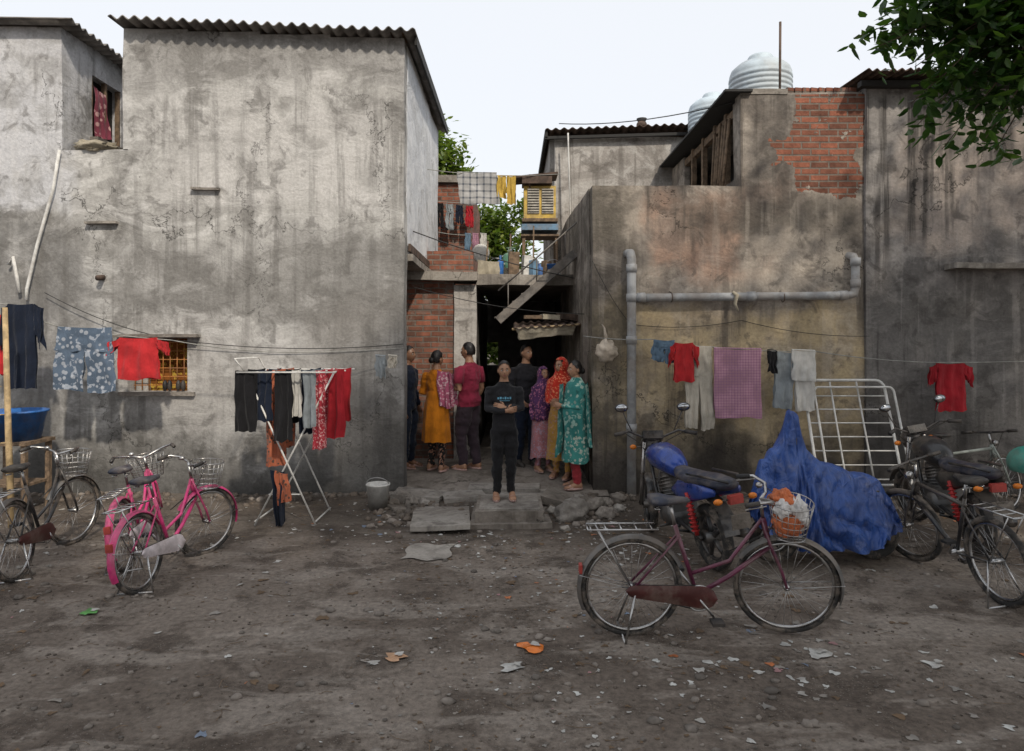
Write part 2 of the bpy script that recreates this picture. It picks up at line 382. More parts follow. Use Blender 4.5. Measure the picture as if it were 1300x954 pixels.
H=empty('annex_house')
mb=MB(); mb.rbox(-12,-4.885,W+.012,W+T,-.05,4.42,plL)
mb.rbox(-12,-5.72,W+.012,W+T,4.42,5.98,plL)
mb.rbox(-5.92,-5.72,W+T,9.3,4.42,5.98,plL); mb.rbox(-5.92,-5.72,9.98,13,4.42,5.98,plL)
mb.rbox(-5.92,-5.72,9.3,9.98,4.42,4.75,plL); mb.rbox(-5.92,-5.72,9.3,9.98,5.62,5.98,plL)
mb.rbox(-5.72,-4.94,W+T,13,4.2,4.35,conc)
mb.build('walls',H)
mb=MB(); corr(mb,-12.,-5.5,W-.18,13,lambda u,v:6.1-.1*u,asb,axis='y'); mb.build('roof_sheet',H,solid=.012)
cur=cloth('red_curtain',(.22,.05,.08),(.5,.3,.3),'flower',9)
mb=MB(); mb.box((-5.86,9.64,5.18),(.04,.66,.86),drk)
for yy in(9.31,9.64,9.97): mb.box((-5.76,yy,5.18),(.06,.045,.88),wood)
mb.box((-5.68,9.64,4.73),(.16,.8,.05),conc)
mb.patch((-5.73,9.36,5.5),(-5.73,9.62,5.45),(-5.7,9.7,4.85),(-5.73,9.4,4.8),cur,dirv=(1,0,0))
mb.build('window',H)
shk=cloth('sacking',(.4,.36,.28))
mb=MB(); mb.ell((-5.33,W+.1,4.47),(.27,.16,.07),shk,24,14,fn=lambda d,p:p*(1+.5*noise.noise(d*3))); mb.build('cloth_bundle')
mb=MB(); mb.tube([(-5.72,W-.04,4.4),(-5.8,W-.04,3.9),(-6.0,W-.04,3.2),(-6.13,W-.04,2.65),(-6.13,W-.05,2.5)],.020,white); mb.tube([(-6.35,W-.05,2.95),(-6.3,W-.05,3.05),(-6.25,W-.05,2.8),(-6.22,W-.05,2.6)],.022,white); mb.build('drain_pipe')

# ------------------------------------------------------------------ central houses
H=empty('brick_house')
mb=MB(); mb.rbox(-1.8,-.88,10.4,10.62,0,2.9,brk,amp=.006); mb.rbox(-3.2,-.8,13.5,13.7,3.1,5.1,brk,amp=.006); mb.rbox(-1.0,-.8,13.7,17,3.1,5.1,brk,amp=.006); mb.rbox(-1.6,-.62,10.9,11.1,3.05,3.42,brk,amp=.006)
mb.build('brick_walls',H)
mb=MB(); mb.rbox(-.88,-.54,10.36,10.62,0,2.84,plB); mb.rbox(-1.64,-.52,10.2,11,2.9,3.03,conc)
mb.rbox(-.54,.95,10.35,12.9,2.84,3.0,conc); mb.rbox(-3.25,-.76,13.42,13.74,5.1,5.24,conc)
mb.rbox(-.5,.95,12.9,15,2.84,3.0,conc)
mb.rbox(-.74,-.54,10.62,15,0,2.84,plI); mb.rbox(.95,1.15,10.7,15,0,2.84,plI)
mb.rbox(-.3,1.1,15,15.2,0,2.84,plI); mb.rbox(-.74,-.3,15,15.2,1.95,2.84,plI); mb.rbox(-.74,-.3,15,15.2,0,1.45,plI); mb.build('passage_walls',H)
mb=MB()
mb.grid(lambda u,v:(lambda x,y: V(x,y,.055+.145*min(1,max(0,(y-8.5)/.9))+.02*noise.noise(V(x*2,y*2,1))))(-1.64+2.85*u,8.5+6.5*(v**1.3)),34,60,concd)
mb.build('alley_pavement')

H=empty('rear_house')
mb=MB(); mb.rbox(.78,4.2,12.5,12.7,2.9,5.72,plB); mb.rbox(.70,.9,12.7,15.3,2.9,5.72,plB); mb.build('walls',H)
mb=MB(); mb.grid(lambda u,v:V(.60+3.6*u,12.3+3.2*v,5.80-.05*v+.02*math.sin(u*150)+.14*u),200,3,rust); mb.box((.62,13.9,5.74),(.05,3.1,.12),blk); mb.box((2.3,12.4,5.72),(3.4,.06,.05),blk,rot=(0,-.03,0)); mb.build('roof_sheet',H,solid=.01)
mb=MB(); mb.cyl((2.45,12.9,5.8),(2.45,12.9,5.98),.07,rust); mb.ell((2.45,12.9,6.06),(.1,.1,.09),rust); mb.cyl((2.45,12.9,6.1),(2.45,12.9,6.18),.06,blk,r2=.1); mb.build('chimney_cowl',H)

yel=simple('yellow_paint',(.58,.40,.08),.6,dust=.35); blu=simple('blue_paint',(.13,.24,.36),.6,dust=.5); lou=simple('louvre_cream',(.45,.43,.38),.7,dust=.3)
mb=MB()
mb.box((.47,11.7,4.32),(.54,.4,.56),yel)
mb.box((.36,11.49,4.34),(.2,.02,.42),lou); mb.box((.6,11.49,4.34),(.2,.02,.42),lou)
for i in range(9): mb.box((.36,11.478,4.16+i*.045),(.19,.02,.012),drk,rot=(.5,0,0)); mb.box((.6,11.478,4.16+i*.045),(.19,.02,.012),drk,rot=(.5,0,0))
mb.box((.47,11.7,4.02),(.6,.48,.06),wood)
mb.build('window_cooler',bevel=.006)
mb=MB()
mb.box((.47,11.7,3.9),(.62,.5,.1),blu); mb.box((.47,11.7,3.76),(.64,.52,.03),wood)
for a in(.2,.75):
    for b in(11.5,11.9): mb.box((a,b,3.38),(.05,.05,.75),wood)
mb.box((.4,11.75,4.78),(.75,.55,.03),rust,rot=(0,-.1,0)); mb.box((.42,11.6,4.68),(.5,.4,.12),rust); mb.box((.3,11.5,4.64),(.03,.03,.3),wood)
mb.build('wooden_stand')
grn=simple('green_gas_cylinder',(.10,.24,.17),.5,dust=.45); redp=simple('red_plastic',(.35,.05,.04),.5); blp=simple('blue_plastic',(.03,.14,.42),.45,dust=.2)
def gascyl(x,y,z):
    mb=MB(); prof=[(0,.10),(.03,.13),(.1,.14),(.36,.14),(.42,.115),(.45,.05)]
    mb.loft([[V(x+r*math.cos(a*.3927),y+r*math.sin(a*.3927),z+h) for a in range(16)] for h,r in prof],grn)
    mb.cyl((x,y,z+.45),(x,y,z+.5),.03,chrome); mb.ring((x,y,z+.52),(0,0,1),.07,.01,grn,20,6)
    for k in range(3): mb.cyl((x+.07*math.cos(k*2.1),y+.07*math.sin(k*2.1),z+.42),(x+.07*math.cos(k*2.1),y+.07*math.sin(k*2.1),z+.52),.008,grn,6)
    mb.build('gas_cylinder')
gascyl(-.02,11.3,3.0)
def bucket(name,x,y,z,r,h,mat,handle=True):
    mb=MB(); n=24
    def rg(rr,zz): return [V(x+rr*math.cos(2*math.pi*a/n),y+rr*math.sin(2*math.pi*a/n),z+zz) for a in range(n)]
    mb.loft([rg(r*.05,.012),rg(r*.76,.01),rg(r*.78,0),rg(r*.98,h*.93),rg(r*1.05,h*.94),rg(r*1.05,h),rg(r*.97,h),rg(r*.74,.02),rg(.001,.022)],mat,cap=False)
    if handle: mb.ring((x,y-.0,z+h*.95),(0,1,.9),r*1.0,.005,steel,20,6,-90,90)
    mb.build(name)
bucket('plastic_bucket',.32,11.1,3.0,.12,.24,redp); bucket('plastic_bucket',-.25,11.2,3.0,.13,.25,white); bucket('plastic_bucket',.66,11.0,3.0,.11,.22,blp)
mb=MB()
for k in range(13):
    xx=-.5+k*.105; hh=.1+.3*R(); yy=10.8+.5*R()
    if k%3==0: mb.tube([(xx,yy,3.0),(xx,yy,3.0+hh*.7),(xx,yy,3.0+hh*.8),(xx,yy,3.0+hh)],[.05,.055,.02,.02],[white,blp,rust][k%2],10)
    else: mb.box((xx,yy,3.0+hh/2),(.1+.08*R(),.12,hh),[wood,rust,white,blu,shk][k%5],rot=(0,.1*R(),R()))
for k in range(4): mb.cyl((-.45+.4*k,11.3,3.0),(-.4+.38*k,11.35,3.6+.4*R()),.015,wood,6)
mb.patch((-.55,10.6,3.25),(-.2,10.6,3.22),(-.2,10.6,2.95),(-.52,10.6,2.9),shk)
mb.build('household_clutter',bevel=.01)
mb=MB(); mb.ell((-.56,12.2,3.55),(.16,.05,.17),white); mb.cyl((-.56,12.3,3.5),(-.56,12.4,3.0),.02,steel); mb.tube([(-.56,12.14,3.5),(-.55,11.95,3.5)],.01,steel); mb.build('satellite_dish')
# steep steel stair rising from left to right in front of the passage
stm=simple('stair_steel',(.16,.15,.14),.6,.3,var=.4,dust=.3)
mb=MB()
for yy in(9.95,10.28):
    mb.box((.36,yy,2.78),(1.5,.035,.12),stm,rot=(0,-.72,0))
for i in range(9):
    t=i/8; mb.box((-.16+1.04*t,10.115,2.33+.92*t),(.19,.3,.025),stm)
for yy in(9.95,):
    mb.tube([(.95,yy,3.72),(.36,yy,3.2),(-.2,yy,2.72)],.012,stm)
    for t in(.1,.5,.9): mb.cyl((-.16+1.04*t,yy,2.33+.92*t),(-.16+1.04*t,yy,2.75+.92*t),.01,stm,6)
mb.build('metal_staircase')
mb=MB(); mb.grid(lambda u,v:V(.02+1.0*u,9.5+.7*v,2.26-.1*(1-v)+.12*u*.5+.015*math.sin(u*55)),60,4,rust)
mb.cyl((0,9.55,2.15),(1.02,9.55,2.22),.018,bamb); mb.patch((.05,9.53,2.17),(.9,9.55,2.22),(.85,9.57,2.08),(.1,9.55,2.0),shk)
mb.build('tin_awning',solid=.008)
mb=MB()
for k,(a,c) in enumerate(((.3,wood),(.55,shk),(.8,rust))): mb.box((a,9.85,2.33),(.26,.2,.05+.02*k),c,rot=(0,.05*k,.2*k))
mb.build('stored_planks')

# ------------------------------------------------------------------ right house
H=empty('terrace_house')
mb=MB(); mb.rbox(1.02,2.9,W,W+.2,-.05,3.96,plR); mb.rbox(2.9,4.47,W,W+.2,-.05,5.12,plR)
vsx=len(mb.v)
mb.rbox(1.0,1.2,W+.2,12.5,-.05,3.96,plR)
for i in range(vsx,len(mb.v)):
    v=mb.v[i]; v.x-=.09*(v.y-W-.2)/1.8 if v.y<11 else .1
mb.rbox(1.2,4.4,W+.2,12.5,3.6,3.72,conc)
mb.build('front_wall',H)
mb=MB()
mb.rbox(2.9,3.0,W+.2,8.95,3.72,5.08,plR); mb.rbox(2.9,3.0,11.5,12.4,3.72,5.08,plR); mb.rbox(2.9,3.0,8.95,11.5,3.72,4.1,plR)
for yy in(9.3,9.8,10.4,11.0): mb.box((2.93,yy,4.58),(.07,.08,.98),wood)
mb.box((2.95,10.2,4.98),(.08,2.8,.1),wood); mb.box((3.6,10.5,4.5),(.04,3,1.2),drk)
for k in range(6): mb.cyl((2.75+.02*k,9.0+.16*k,3.75),(2.86,8.98+.13*k,4.75+.25*R()),.022,wood,7)
mb.build('side_wall',H)
mb=MB(); mb.rbox(2.98,4.47,W+.2,12.4,5.0,5.1,conc); mb.box((2.86,10.5,5.15),(.35,3.8,.03),blk); mb.grid(lambda u,v:V(2.7+.5*u,W+.0+3.9*v,5.17+.02*math.sin(v*130)),4,160,rust); mb.build('roof_slab',H,solid=.006)
mb=MB(); mb.rbox(2.9,3.5,W-.01,W+.2,5.12,5.19,conc); mb.rbox(3.5,4.45,W+.02,W+.2,5.12,5.15,conc)
for k in range(9): mb.box((3.55+.1*k,W+.1,5.19),(.09,.1,.07),brk,rot=(0,0,R()*.3))
mb.build('coping',H)

H=empty('corner_house')
mb=MB(); mb.rbox(4.47,12,W-.05,W+.2,-.05,5.2,plR2); mb.rbox(4.47,4.67,W+.2,13,3.6,5.2,plR2); mb.build('front_wall',H)
mb=MB(); corr(mb,4.3,12,W-.4,13,lambda u,v:5.28+.5*v*.5+.05*u,rust,pitch=.1,amp=.018); mb.box((6,W-.12,5.2),(3.3,.1,.07),blk); mb.build('roof_sheet',H,solid=.01)
mb=MB(); mb.rbox(5.45,12,W-.3,W-.04,2.88,2.95,conc); mb.build('concrete_ledge',H)

tankm=simple('tank_plastic',(.46,.54,.60),.5,var=.15,sc=3,dust=.25)
def tank(x,y,z,r,h):
    mb=MB(); prof=[(0,.97)]; n=12
    for i in range(n):
        a=h*.74*i/n; b=h*.74/n; prof+=[(a+b*.15,.97),(a+b*.3,1.),(a+b*.75,1.),(a+b*.9,.97)]
    prof+=[(h*.76,.98),(h*.82,.93),(h*.89,.72),(h*.9,.42),(h*.97,.41),(h*1.,.36),(h*1.0,.02)]
    mb.loft([[V(x+q*r*math.cos(2*math.pi*k/36),y+q*r*math.sin(2*math.pi*k/36),z+a) for k in range(36)] for a,q in prof],tankm)
    mb.box((x,y,z-.06),(r*2,r*2,.1),conc); mb.cyl((x+r*.9,y-.2,z+.1),(x+r*.9,y-.2,z-.3),.02,white)
    mb.build('water_tank')
tank(4.0,11.0,5.25,.49,1.32); tank(3.55,12.1,5.2,.42,1.15)
mb=MB(); mb.cyl((3.92,10,5.1),(3.93,10,6.66),.018,rust); mb.cyl((3.8,10,5.5),(4.05,10,5.5),.01,steel); mb.build('metal_pole')

mb=MB(); yp=W-.1
mb.tube([(1.5,yp,-.0),(1.5,yp,3.02),(1.49,yp+.02,3.09),(1.46,yp+.14,3.1)],.058,pvc,14)
mb.tube([(1.52,yp,2.53),(4.22,yp,2.56),(4.29,yp,2.58),(4.31,yp,2.66),(4.31,yp,2.98),(4.3,yp+.03,3.05),(4.27,yp+.14,3.08)],.052,pvc,14)
for zz in(.9,2.0,2.53,2.9): mb.cyl((1.5,yp,zz-.05),(1.5,yp,zz+.05),.068,pvc,14)
for xx in(1.62,3.0,4.15): mb.cyl((xx-.05,yp,2.53+.01*(xx-1.5)),(xx+.05,yp,2.535+.01*(xx-1.5)),.062,pvc,14)
mb.cyl((4.31,yp,2.66),(4.31,yp,2.76),.062,pvc,14); mb.cyl((4.31,yp,2.93),(4.31,yp,3.03),.064,pvc,14)
mb.tube([(2.75,yp-.06,2.6),(2.8,yp-.065,2.56),(2.78,yp-.06,2.45),(2.82,yp-.06,2.36)],[.02,.03,.02,.01],shk)
for xx in(2.0,3.4): mb.ring((xx,yp,2.535),(1,0,0),.058,.006,rust,16,5); mb.cyl((xx,yp,2.59),(xx,yp+.12,2.62),.006,rust,5)
mb.build('drain_pipe')
mb=MB(); clr=simple('polythene_bag',(.42,.36,.29),.35)
mb.ell((1.18,W-.16,1.86),(.13,.1,.14),clr,24,16,fn=lambda d,p:p*(1+.3*noise.noise(d*2.3)+.1*noise.noise(d*8))); mb.tube([(1.18,W-.14,1.98),(1.16,W-.1,2.15),(1.14,W-.02,2.2)],[.03,.012,.01],clr); mb.build('polythene_bag')

def cable(pts,name='overhead_cable',r=.008,mat=None,sag=.1):
    mb=MB()
    for a,b in zip(pts[:-1],pts[1:]):
        a,b=Vector(a),Vector(b); mb.tube([a.lerp(b,t/10)-V(0,0,sag*4*(t/10)*(1-t/10)) for t in range(11)],r,mat or blk,5)
    return mb.build(name)
cable([(.85,12.3,5.9),(2.9,8.9,5.1),(4.0,10,5.6)]); cable([(-1.37,9.4,3.5),(.9,9.9,2.9)],sag=.05); cable([(1.0,12.2,5.7),(1.05,12.2,4.0)],r=.015,mat=white,sag=0)
cable([(-5.9,W-.05,2.6),(-4.2,W-.1,2.0),(-1.37,W-.05,1.95)],sag=.08,r=.005)
cable([(1.02,W-.03,3.0),(1.5,W-.03,2.2),(2.9,W-.03,2.25),(4.5,W-.08,2.05)],sag=.06,r=.004); cable([(-1.3,9.0,2.7),(1.0,9.2,2.35)],sag=.08,r=.005)

# ------------------------------------------------------------------ garments
navy=cloth('navy_cloth',(.012,.018,.035)); blackc=cloth('black_cloth',(.012,.012,.014)); redc=cloth('red_cloth',(.50,.03,.035)); redc2=cloth('deep_red_cloth',(.38,.02,.03))
prt=cloth('print_cloth',(.10,.14,.20),(.30,.33,.38),'flower',13); den=cloth('denim',(.14,.22,.31)); bei=cloth('beige_cloth',(.50,.46,.39)); whc=cloth('white_cloth',(.60,.59,.56))
chk=cloth('towel_check',(.47,.26,.33),(.25,.12,.22),'check',30,.3); gry=cloth('grey_cloth',(.26,.29,.31)); oran=cloth('rust_print',(.42,.13,.07),(.08,.05,.04),'flower',22)
yelc=cloth('yellow_cloth',(.5,.34,.07)); chk2=cloth('grey_check',(.42,.42,.42),(.08,.09,.11),'check',9,.3); mar=cloth('maroon_dots',(.42,.04,.06),(.6,.35,.35),'flower',34)
def shirt(name,x0,x1,zt,zb,y,mat,sl=.35):
    mb=MB(); w=x1-x0
    for k,dy in((0,-.015),(1,.02)):
        mb.patch((x0+w*.2,y+dy,zt),(x1-w*.2,y+dy,zt),(x1-w*.14,y+dy,zb),(x0+w*.16,y+dy,zb),mat)
        mb.patch((x0+w*.02,y+dy,zt-.05),(x0+w*.22,y+dy,zt),(x0+w*.2,y+dy,zt-sl*.5),(x0,y+dy,zt-sl),mat,nu=8,nv=10)
        mb.patch((x1-w*.22,y+dy,zt),(x1-w*.02,y+dy,zt-.05),(x1,y+dy,zt-sl),(x1-w*.2,y+dy,zt-sl*.5),mat,nu=8,nv=10)
    mb.build(name)
def trousers(name,x0,x1,zt,zb,y,mat,sp=.04,mat2=None):
    mb=MB(); w=x1-x0; c=(x0+x1)/2; zc=zt-(zt-zb)*.35
    for dy in(-.015,.02):
        mb.patch((x0+w*.08,y+dy,zt),(x1-w*.08,y+dy,zt-.01),(x1-w*.03,y+dy,zc-.02),(x0+w*.03,y+dy,zc-.02),mat)
        mb.patch((x0+w*.03,y+dy,zc),(c,y+dy,zc),(c-sp,y+dy,zb),(x0,y+dy,zb+.03),mat,nu=10)
        mb.patch((c,y+dy,zc),(x1-w*.03,y+dy,zc),(x1,y+dy,zb),(c+sp,y+dy,zb-.02),mat2 or mat,nu=10)
    mb.build(name)
def towel(name,x0,x1,zt,zb,y,mat,fold=.02,fr=2.5,sk=0.):
    mb=MB(); mb.patch((x0,y-.015,zt),(x1,y-.015,zt-.01),(x1+sk,y-.02,zb),(x0+sk,y-.02,zb+.02),mat,fold,fr); mb.patch((x0,y+.02,zt),(x1,y+.02,zt-.01),(x1+sk,y+.03,zb+.12),(x0+sk,y+.03,zb+.1),mat,fold,fr)
    mb.grid(lambda u,v:V(x0+(x1-x0)*u,y-.015+.035*v,zt-.01*u+.012*math.sin(v*math.pi)),6,4,mat); mb.build(name)
Y=8.0
shirt('navy_shirt',-5.92,-5.43,2.42,1.44,7.9,navy,.55); shirt('red_shirt',-6.15,-5.85,2.3,1.6,7.95,redc)
trousers('print_shorts',-5.36,-4.64,2.16,1.4,Y,prt,.03)
shirt('red_shirt',-4.74,-4.02,2.03,1.54,Y,redc,.22)
towel('small_cloth',-1.62,-1.5,1.82,1.55,Y+.1,gry); towel('small_cloth',-1.47,-1.36,1.82,1.66,Y+.1,bei)
cable([(-6.6,Y-.1,2.5),(-5.9,Y,2.42),(-5.36,Y,2.17),(-4.0,Y,2.0),(-2.9,Y+.1,1.86),(-1.35,Y+.5,1.9)],'clothesline',.006,ropm,.02)
Y=8.3
cable([(.9,Y+.3,2.05),(1.7,Y,2.01),(2.4,Y,1.92),(3.7,Y,1.86),(5.0,Y,1.73),(7,Y,1.78)],'clothesline',.006,ropm,.02)
trousers('denim_shorts',1.70,2.0,2.01,1.73,Y,den,.01); shirt('red_shirt',1.9,2.26,1.97,1.50,Y-.04,redc,.3)
trousers('beige_trousers',2.1,2.45,1.94,.92,Y,bei,.02); towel('checked_towel',2.45,3.02,1.9,1.05,Y-.02,chk,.012,2)
trousers('grey_trousers',3.18,3.68,1.86,1.15,Y,gry,.03,whc); towel('black_cloth',3.1,3.2,1.88,1.6,Y-.03,blackc); towel('white_cloth',3.38,3.66,1.88,1.5,Y-.05,whc)
shirt('red_shirt',5.06,5.6,1.72,1.14,Y,redc2,.3)
cable([(-1.37,11,4.75),(.85,11.5,4.8)],'clothesline',.006,ropm,.06)
towel('checked_cloth',-.9,-.25,4.74,4.2,11.15,chk2,.04,2,.06); towel('yellow_cloth',-.24,-.1,4.68,4.3,11.15,yelc,.03,2); towel('yellow_cloth',-.08,.06,4.68,4.2,11.15,yelc,.03,2)
cable([(-1.9,13.2,4.75),(-.75,13.2,4.65)],'clothesline',.006,ropm,.03)
for i in range(6): trousers('dark_trousers',-1.85+.19*i,-1.70+.19*i,4.7-.02*i,4.05+.25*R(),13.2,[navy,whc,blackc,gry,navy,redc2][i],.01)
cable([(-1.35,12.3,3.95),(-.6,12.3,3.9)],'clothesline',.006,ropm,.03)
for i in range(3): towel('small_cloth',-.85+.14*i,-.74+.14*i,3.92,3.6,12.3,[den,chk,whc][i])

H=empty('clothes_drying_rack')
mb=MB(); yr=7.6
for (x0,x1) in((-2.85,-2.1),(-1.9,-2.75)):
    for dy in(-.3,.3): mb.tube([(x0,yr+dy,1.66),(x1,yr+dy,.02)],.010,white)
    mb.cyl((x1,yr-.3,.06),(x1,yr+.3,.06),.009,white,6)
for k in range(7): mb.cyl((-2.88+.163*k,yr-.42,1.66),(-2.88+.163*k,yr+.42,1.66),.006,white,6)
for yy in(-.42,0,.42): mb.cyl((-2.9,yr+yy,1.66),(-1.85,yr+yy,1.66),.009,white,6)
mb.cyl((-2.6,yr-.3,.35),(-2.25,yr-.3,.35),.007,white,6)
mb.tube([(-2.85,yr-.3,1.66),(-2.95,yr-.35,1.8),(-2.95,yr+.35,1.8),(-2.85,yr+.3,1.66)],.009,white)
mb.build('frame',H)
gl=[(-2.92,.2,.65,blackc),(-2.72,.14,.55,navy),(-2.66,.2,1.05,oran),(-2.5,.17,.75,blackc),(-2.36,.1,.5,whc),(-2.3,.14,.7,navy),(-2.2,.12,.6,gry),(-2.13,.13,.85,mar),(-2.0,.17,.75,redc2)]
for i,(a,w,l,m) in enumerate(gl):
    mb=MB(); yy=yr-.4+.1*(i%3)
    mb.patch((a,yy,1.68),(a+w,yy,1.69),(a+w+.02,yy,1.69-l),(a-.01,yy,1.68-l),m,.03,2); mb.patch((a,yy+.03,1.68),(a+w,yy+.03,1.69),(a+w,yy+.05,1.8-l),(a,yy+.05,1.8-l),m,.02,2)
    mb.patch((a,yy+.35,1.68),(a+w,yy+.35,1.69),(a+w,yy+.35,1.85-l),(a,yy+.35,1.8-l),m,.02,2)
    mb.build('hanging_garment',H)
mb=MB(); mb.patch((-2.58,yr-.33,.62),(-2.42,yr-.33,.6),(-2.42,yr-.33,.05),(-2.52,yr-.33,.02),navy,.05); mb.patch((-2.52,yr-.35,.62),(-2.38,yr-.35,.58),(-2.34,yr-.35,.3),(-2.48,yr-.35,.25),oran,.04); mb.build('hanging_cloth',H)

mb=MB()
def rr(x0,x1,z0,z1,y0,y1,r,c=.1):
    pts=[]
    for (cx,cz,a0) in((x1-c,z1-c,0),(x0+c,z1-c,90),(x0+c,z0+c,180),(x1-c,z0+c,270)):
        for k in range(5):
            a=math.radians(a0+22.5*k); xx=cx+c*math.cos(a); zz=cz+c*math.sin(a); pts.append(V(xx,y0+(y1-y0)*(zz-z0)/(z1-z0),zz))
    mb.tube(pts,r,white,8,closed=True)
rr(3.62,4.62,.02,1.5,7.95,8.5,.018); rr(3.72,4.7,.3,1.42,8.0,8.42,.014,.06)
for k in range(7):
    zz=.35+.16*k; yy=7.95+.37*zz; mb.cyl((3.63,yy,zz),(4.61,yy,zz),.009,white,6)
for k in range(2): xx=3.95+.33*k; mb.cyl((xx,7.96,.05),(xx,8.49,1.48),.011,white,6)
mb.build('metal_bed_frame')

# ------------------------------------------------------------------ slabs, stones, bucket, tub
mb=MB(); mb.rbox(-.40,.34,7.3,8.1,.02,.17,concd,st=.06,amp=.016); mb.rbox(-.46,.42,7.22,8.2,-.05,.05,concd,st=.06,amp=.03); mb.rbox(-.36,.30,7.34,8.06,.165,.185,conc,st=.06,amp=.012); mb.build('concrete_step')
def slab(x,y,z,w,d,t,rz,ry=0.,rx=0.,m=None):
    mb=MB(); mb.M=Matrix.Translation((x,y,z))@Matrix.Rotation(rz,4,'Z')@Matrix.Rotation(ry,4,'Y')@Matrix.Rotation(rx,4,'X'); mb.rbox(-w/2,w/2,-d/2,d/2,-t/2,t/2,m or concd,st=.06,amp=.02); mb.build('stone_slab')
slab(-.78,7.52,.045,.62,.95,.05,.08,0,-.03,conc); slab(.58,8.2,.1,.4,.5,.09,-.3,.2); slab(-1.15,8.45,.08,.6,.45,.09,-.1,.06,0,conc); slab(-.6,8.4,.08,.5,.4,.08,.2,-.05,0,conc); slab(.2,8.55,.07,.7,.35,.08,.05,0,0,conc); slab(-1.25,8.0,.03,.35,.3,.06,.6,.1); slab(.95,8.3,.05,.35,.3,.08,.9,.1); slab(-.1,8.75,.1,.9,.4,.08,-.06,0,0,conc)
def rock(name,x,y,r,sz=.7,m=None):
    mb=MB(); sd=R()*30; mb.ell((x,y,gz(x,y)+r*sz*.45),(r,r*.85,r*sz),m or conc,22,16,fn=lambda d,p:p*(1+.5*noise.noise(d*1.5+V(sd,0,0))+.16*noise.noise(d*5+V(sd,0,0)))); mb.build(name)
for (a,b,c) in((.67,7.6,.19),(.92,7.85,.15),(1.05,7.65,.1),(.85,7.3,.06),(.47,7.75,.08),(-1.35,8.35,.12),(.55,7.15,.05),(-1.2,8.2,.09),(-1.05,8.15,.07),(.8,8.15,.1),(1.1,8.1,.08),(-1.4,8.1,.06),(1.25,7.9,.07),(1.3,8.3,.09)): rock('rubble_stone',a,b,c,m=random.choice((conc,concd)))
bucket('paint_bucket',-1.57,8.0,.02,.135,.3,white)
bucket('blue_washtub',-5.75,7.9,.85,.32,.34,blp,False)
mb=MB(); mb.box((-5.75,7.9,.83),(.6,.5,.04),wood)
for a in(-.25,.25):
    for b in(-.2,.2): mb.box((-5.75+a,7.9+b,.41),(.05,.05,.82),wood)
mb.box((-5.75,7.9,.35),(.5,.4,.03),wood); mb.build('wooden_table')
mb=MB(); mb.tube([(-5.35,7.3,0),(-5.4,7.32,1.0),(-5.46,7.35,2.35)],[.035,.032,.026],bamb,10)
for k in range(7): mb.ring((-5.35-.0145*k*3,7.3+.007*k,.3+.3*k),(0,0,1),.034,.004,bamb,14,5)
mb.build('bamboo_pole')

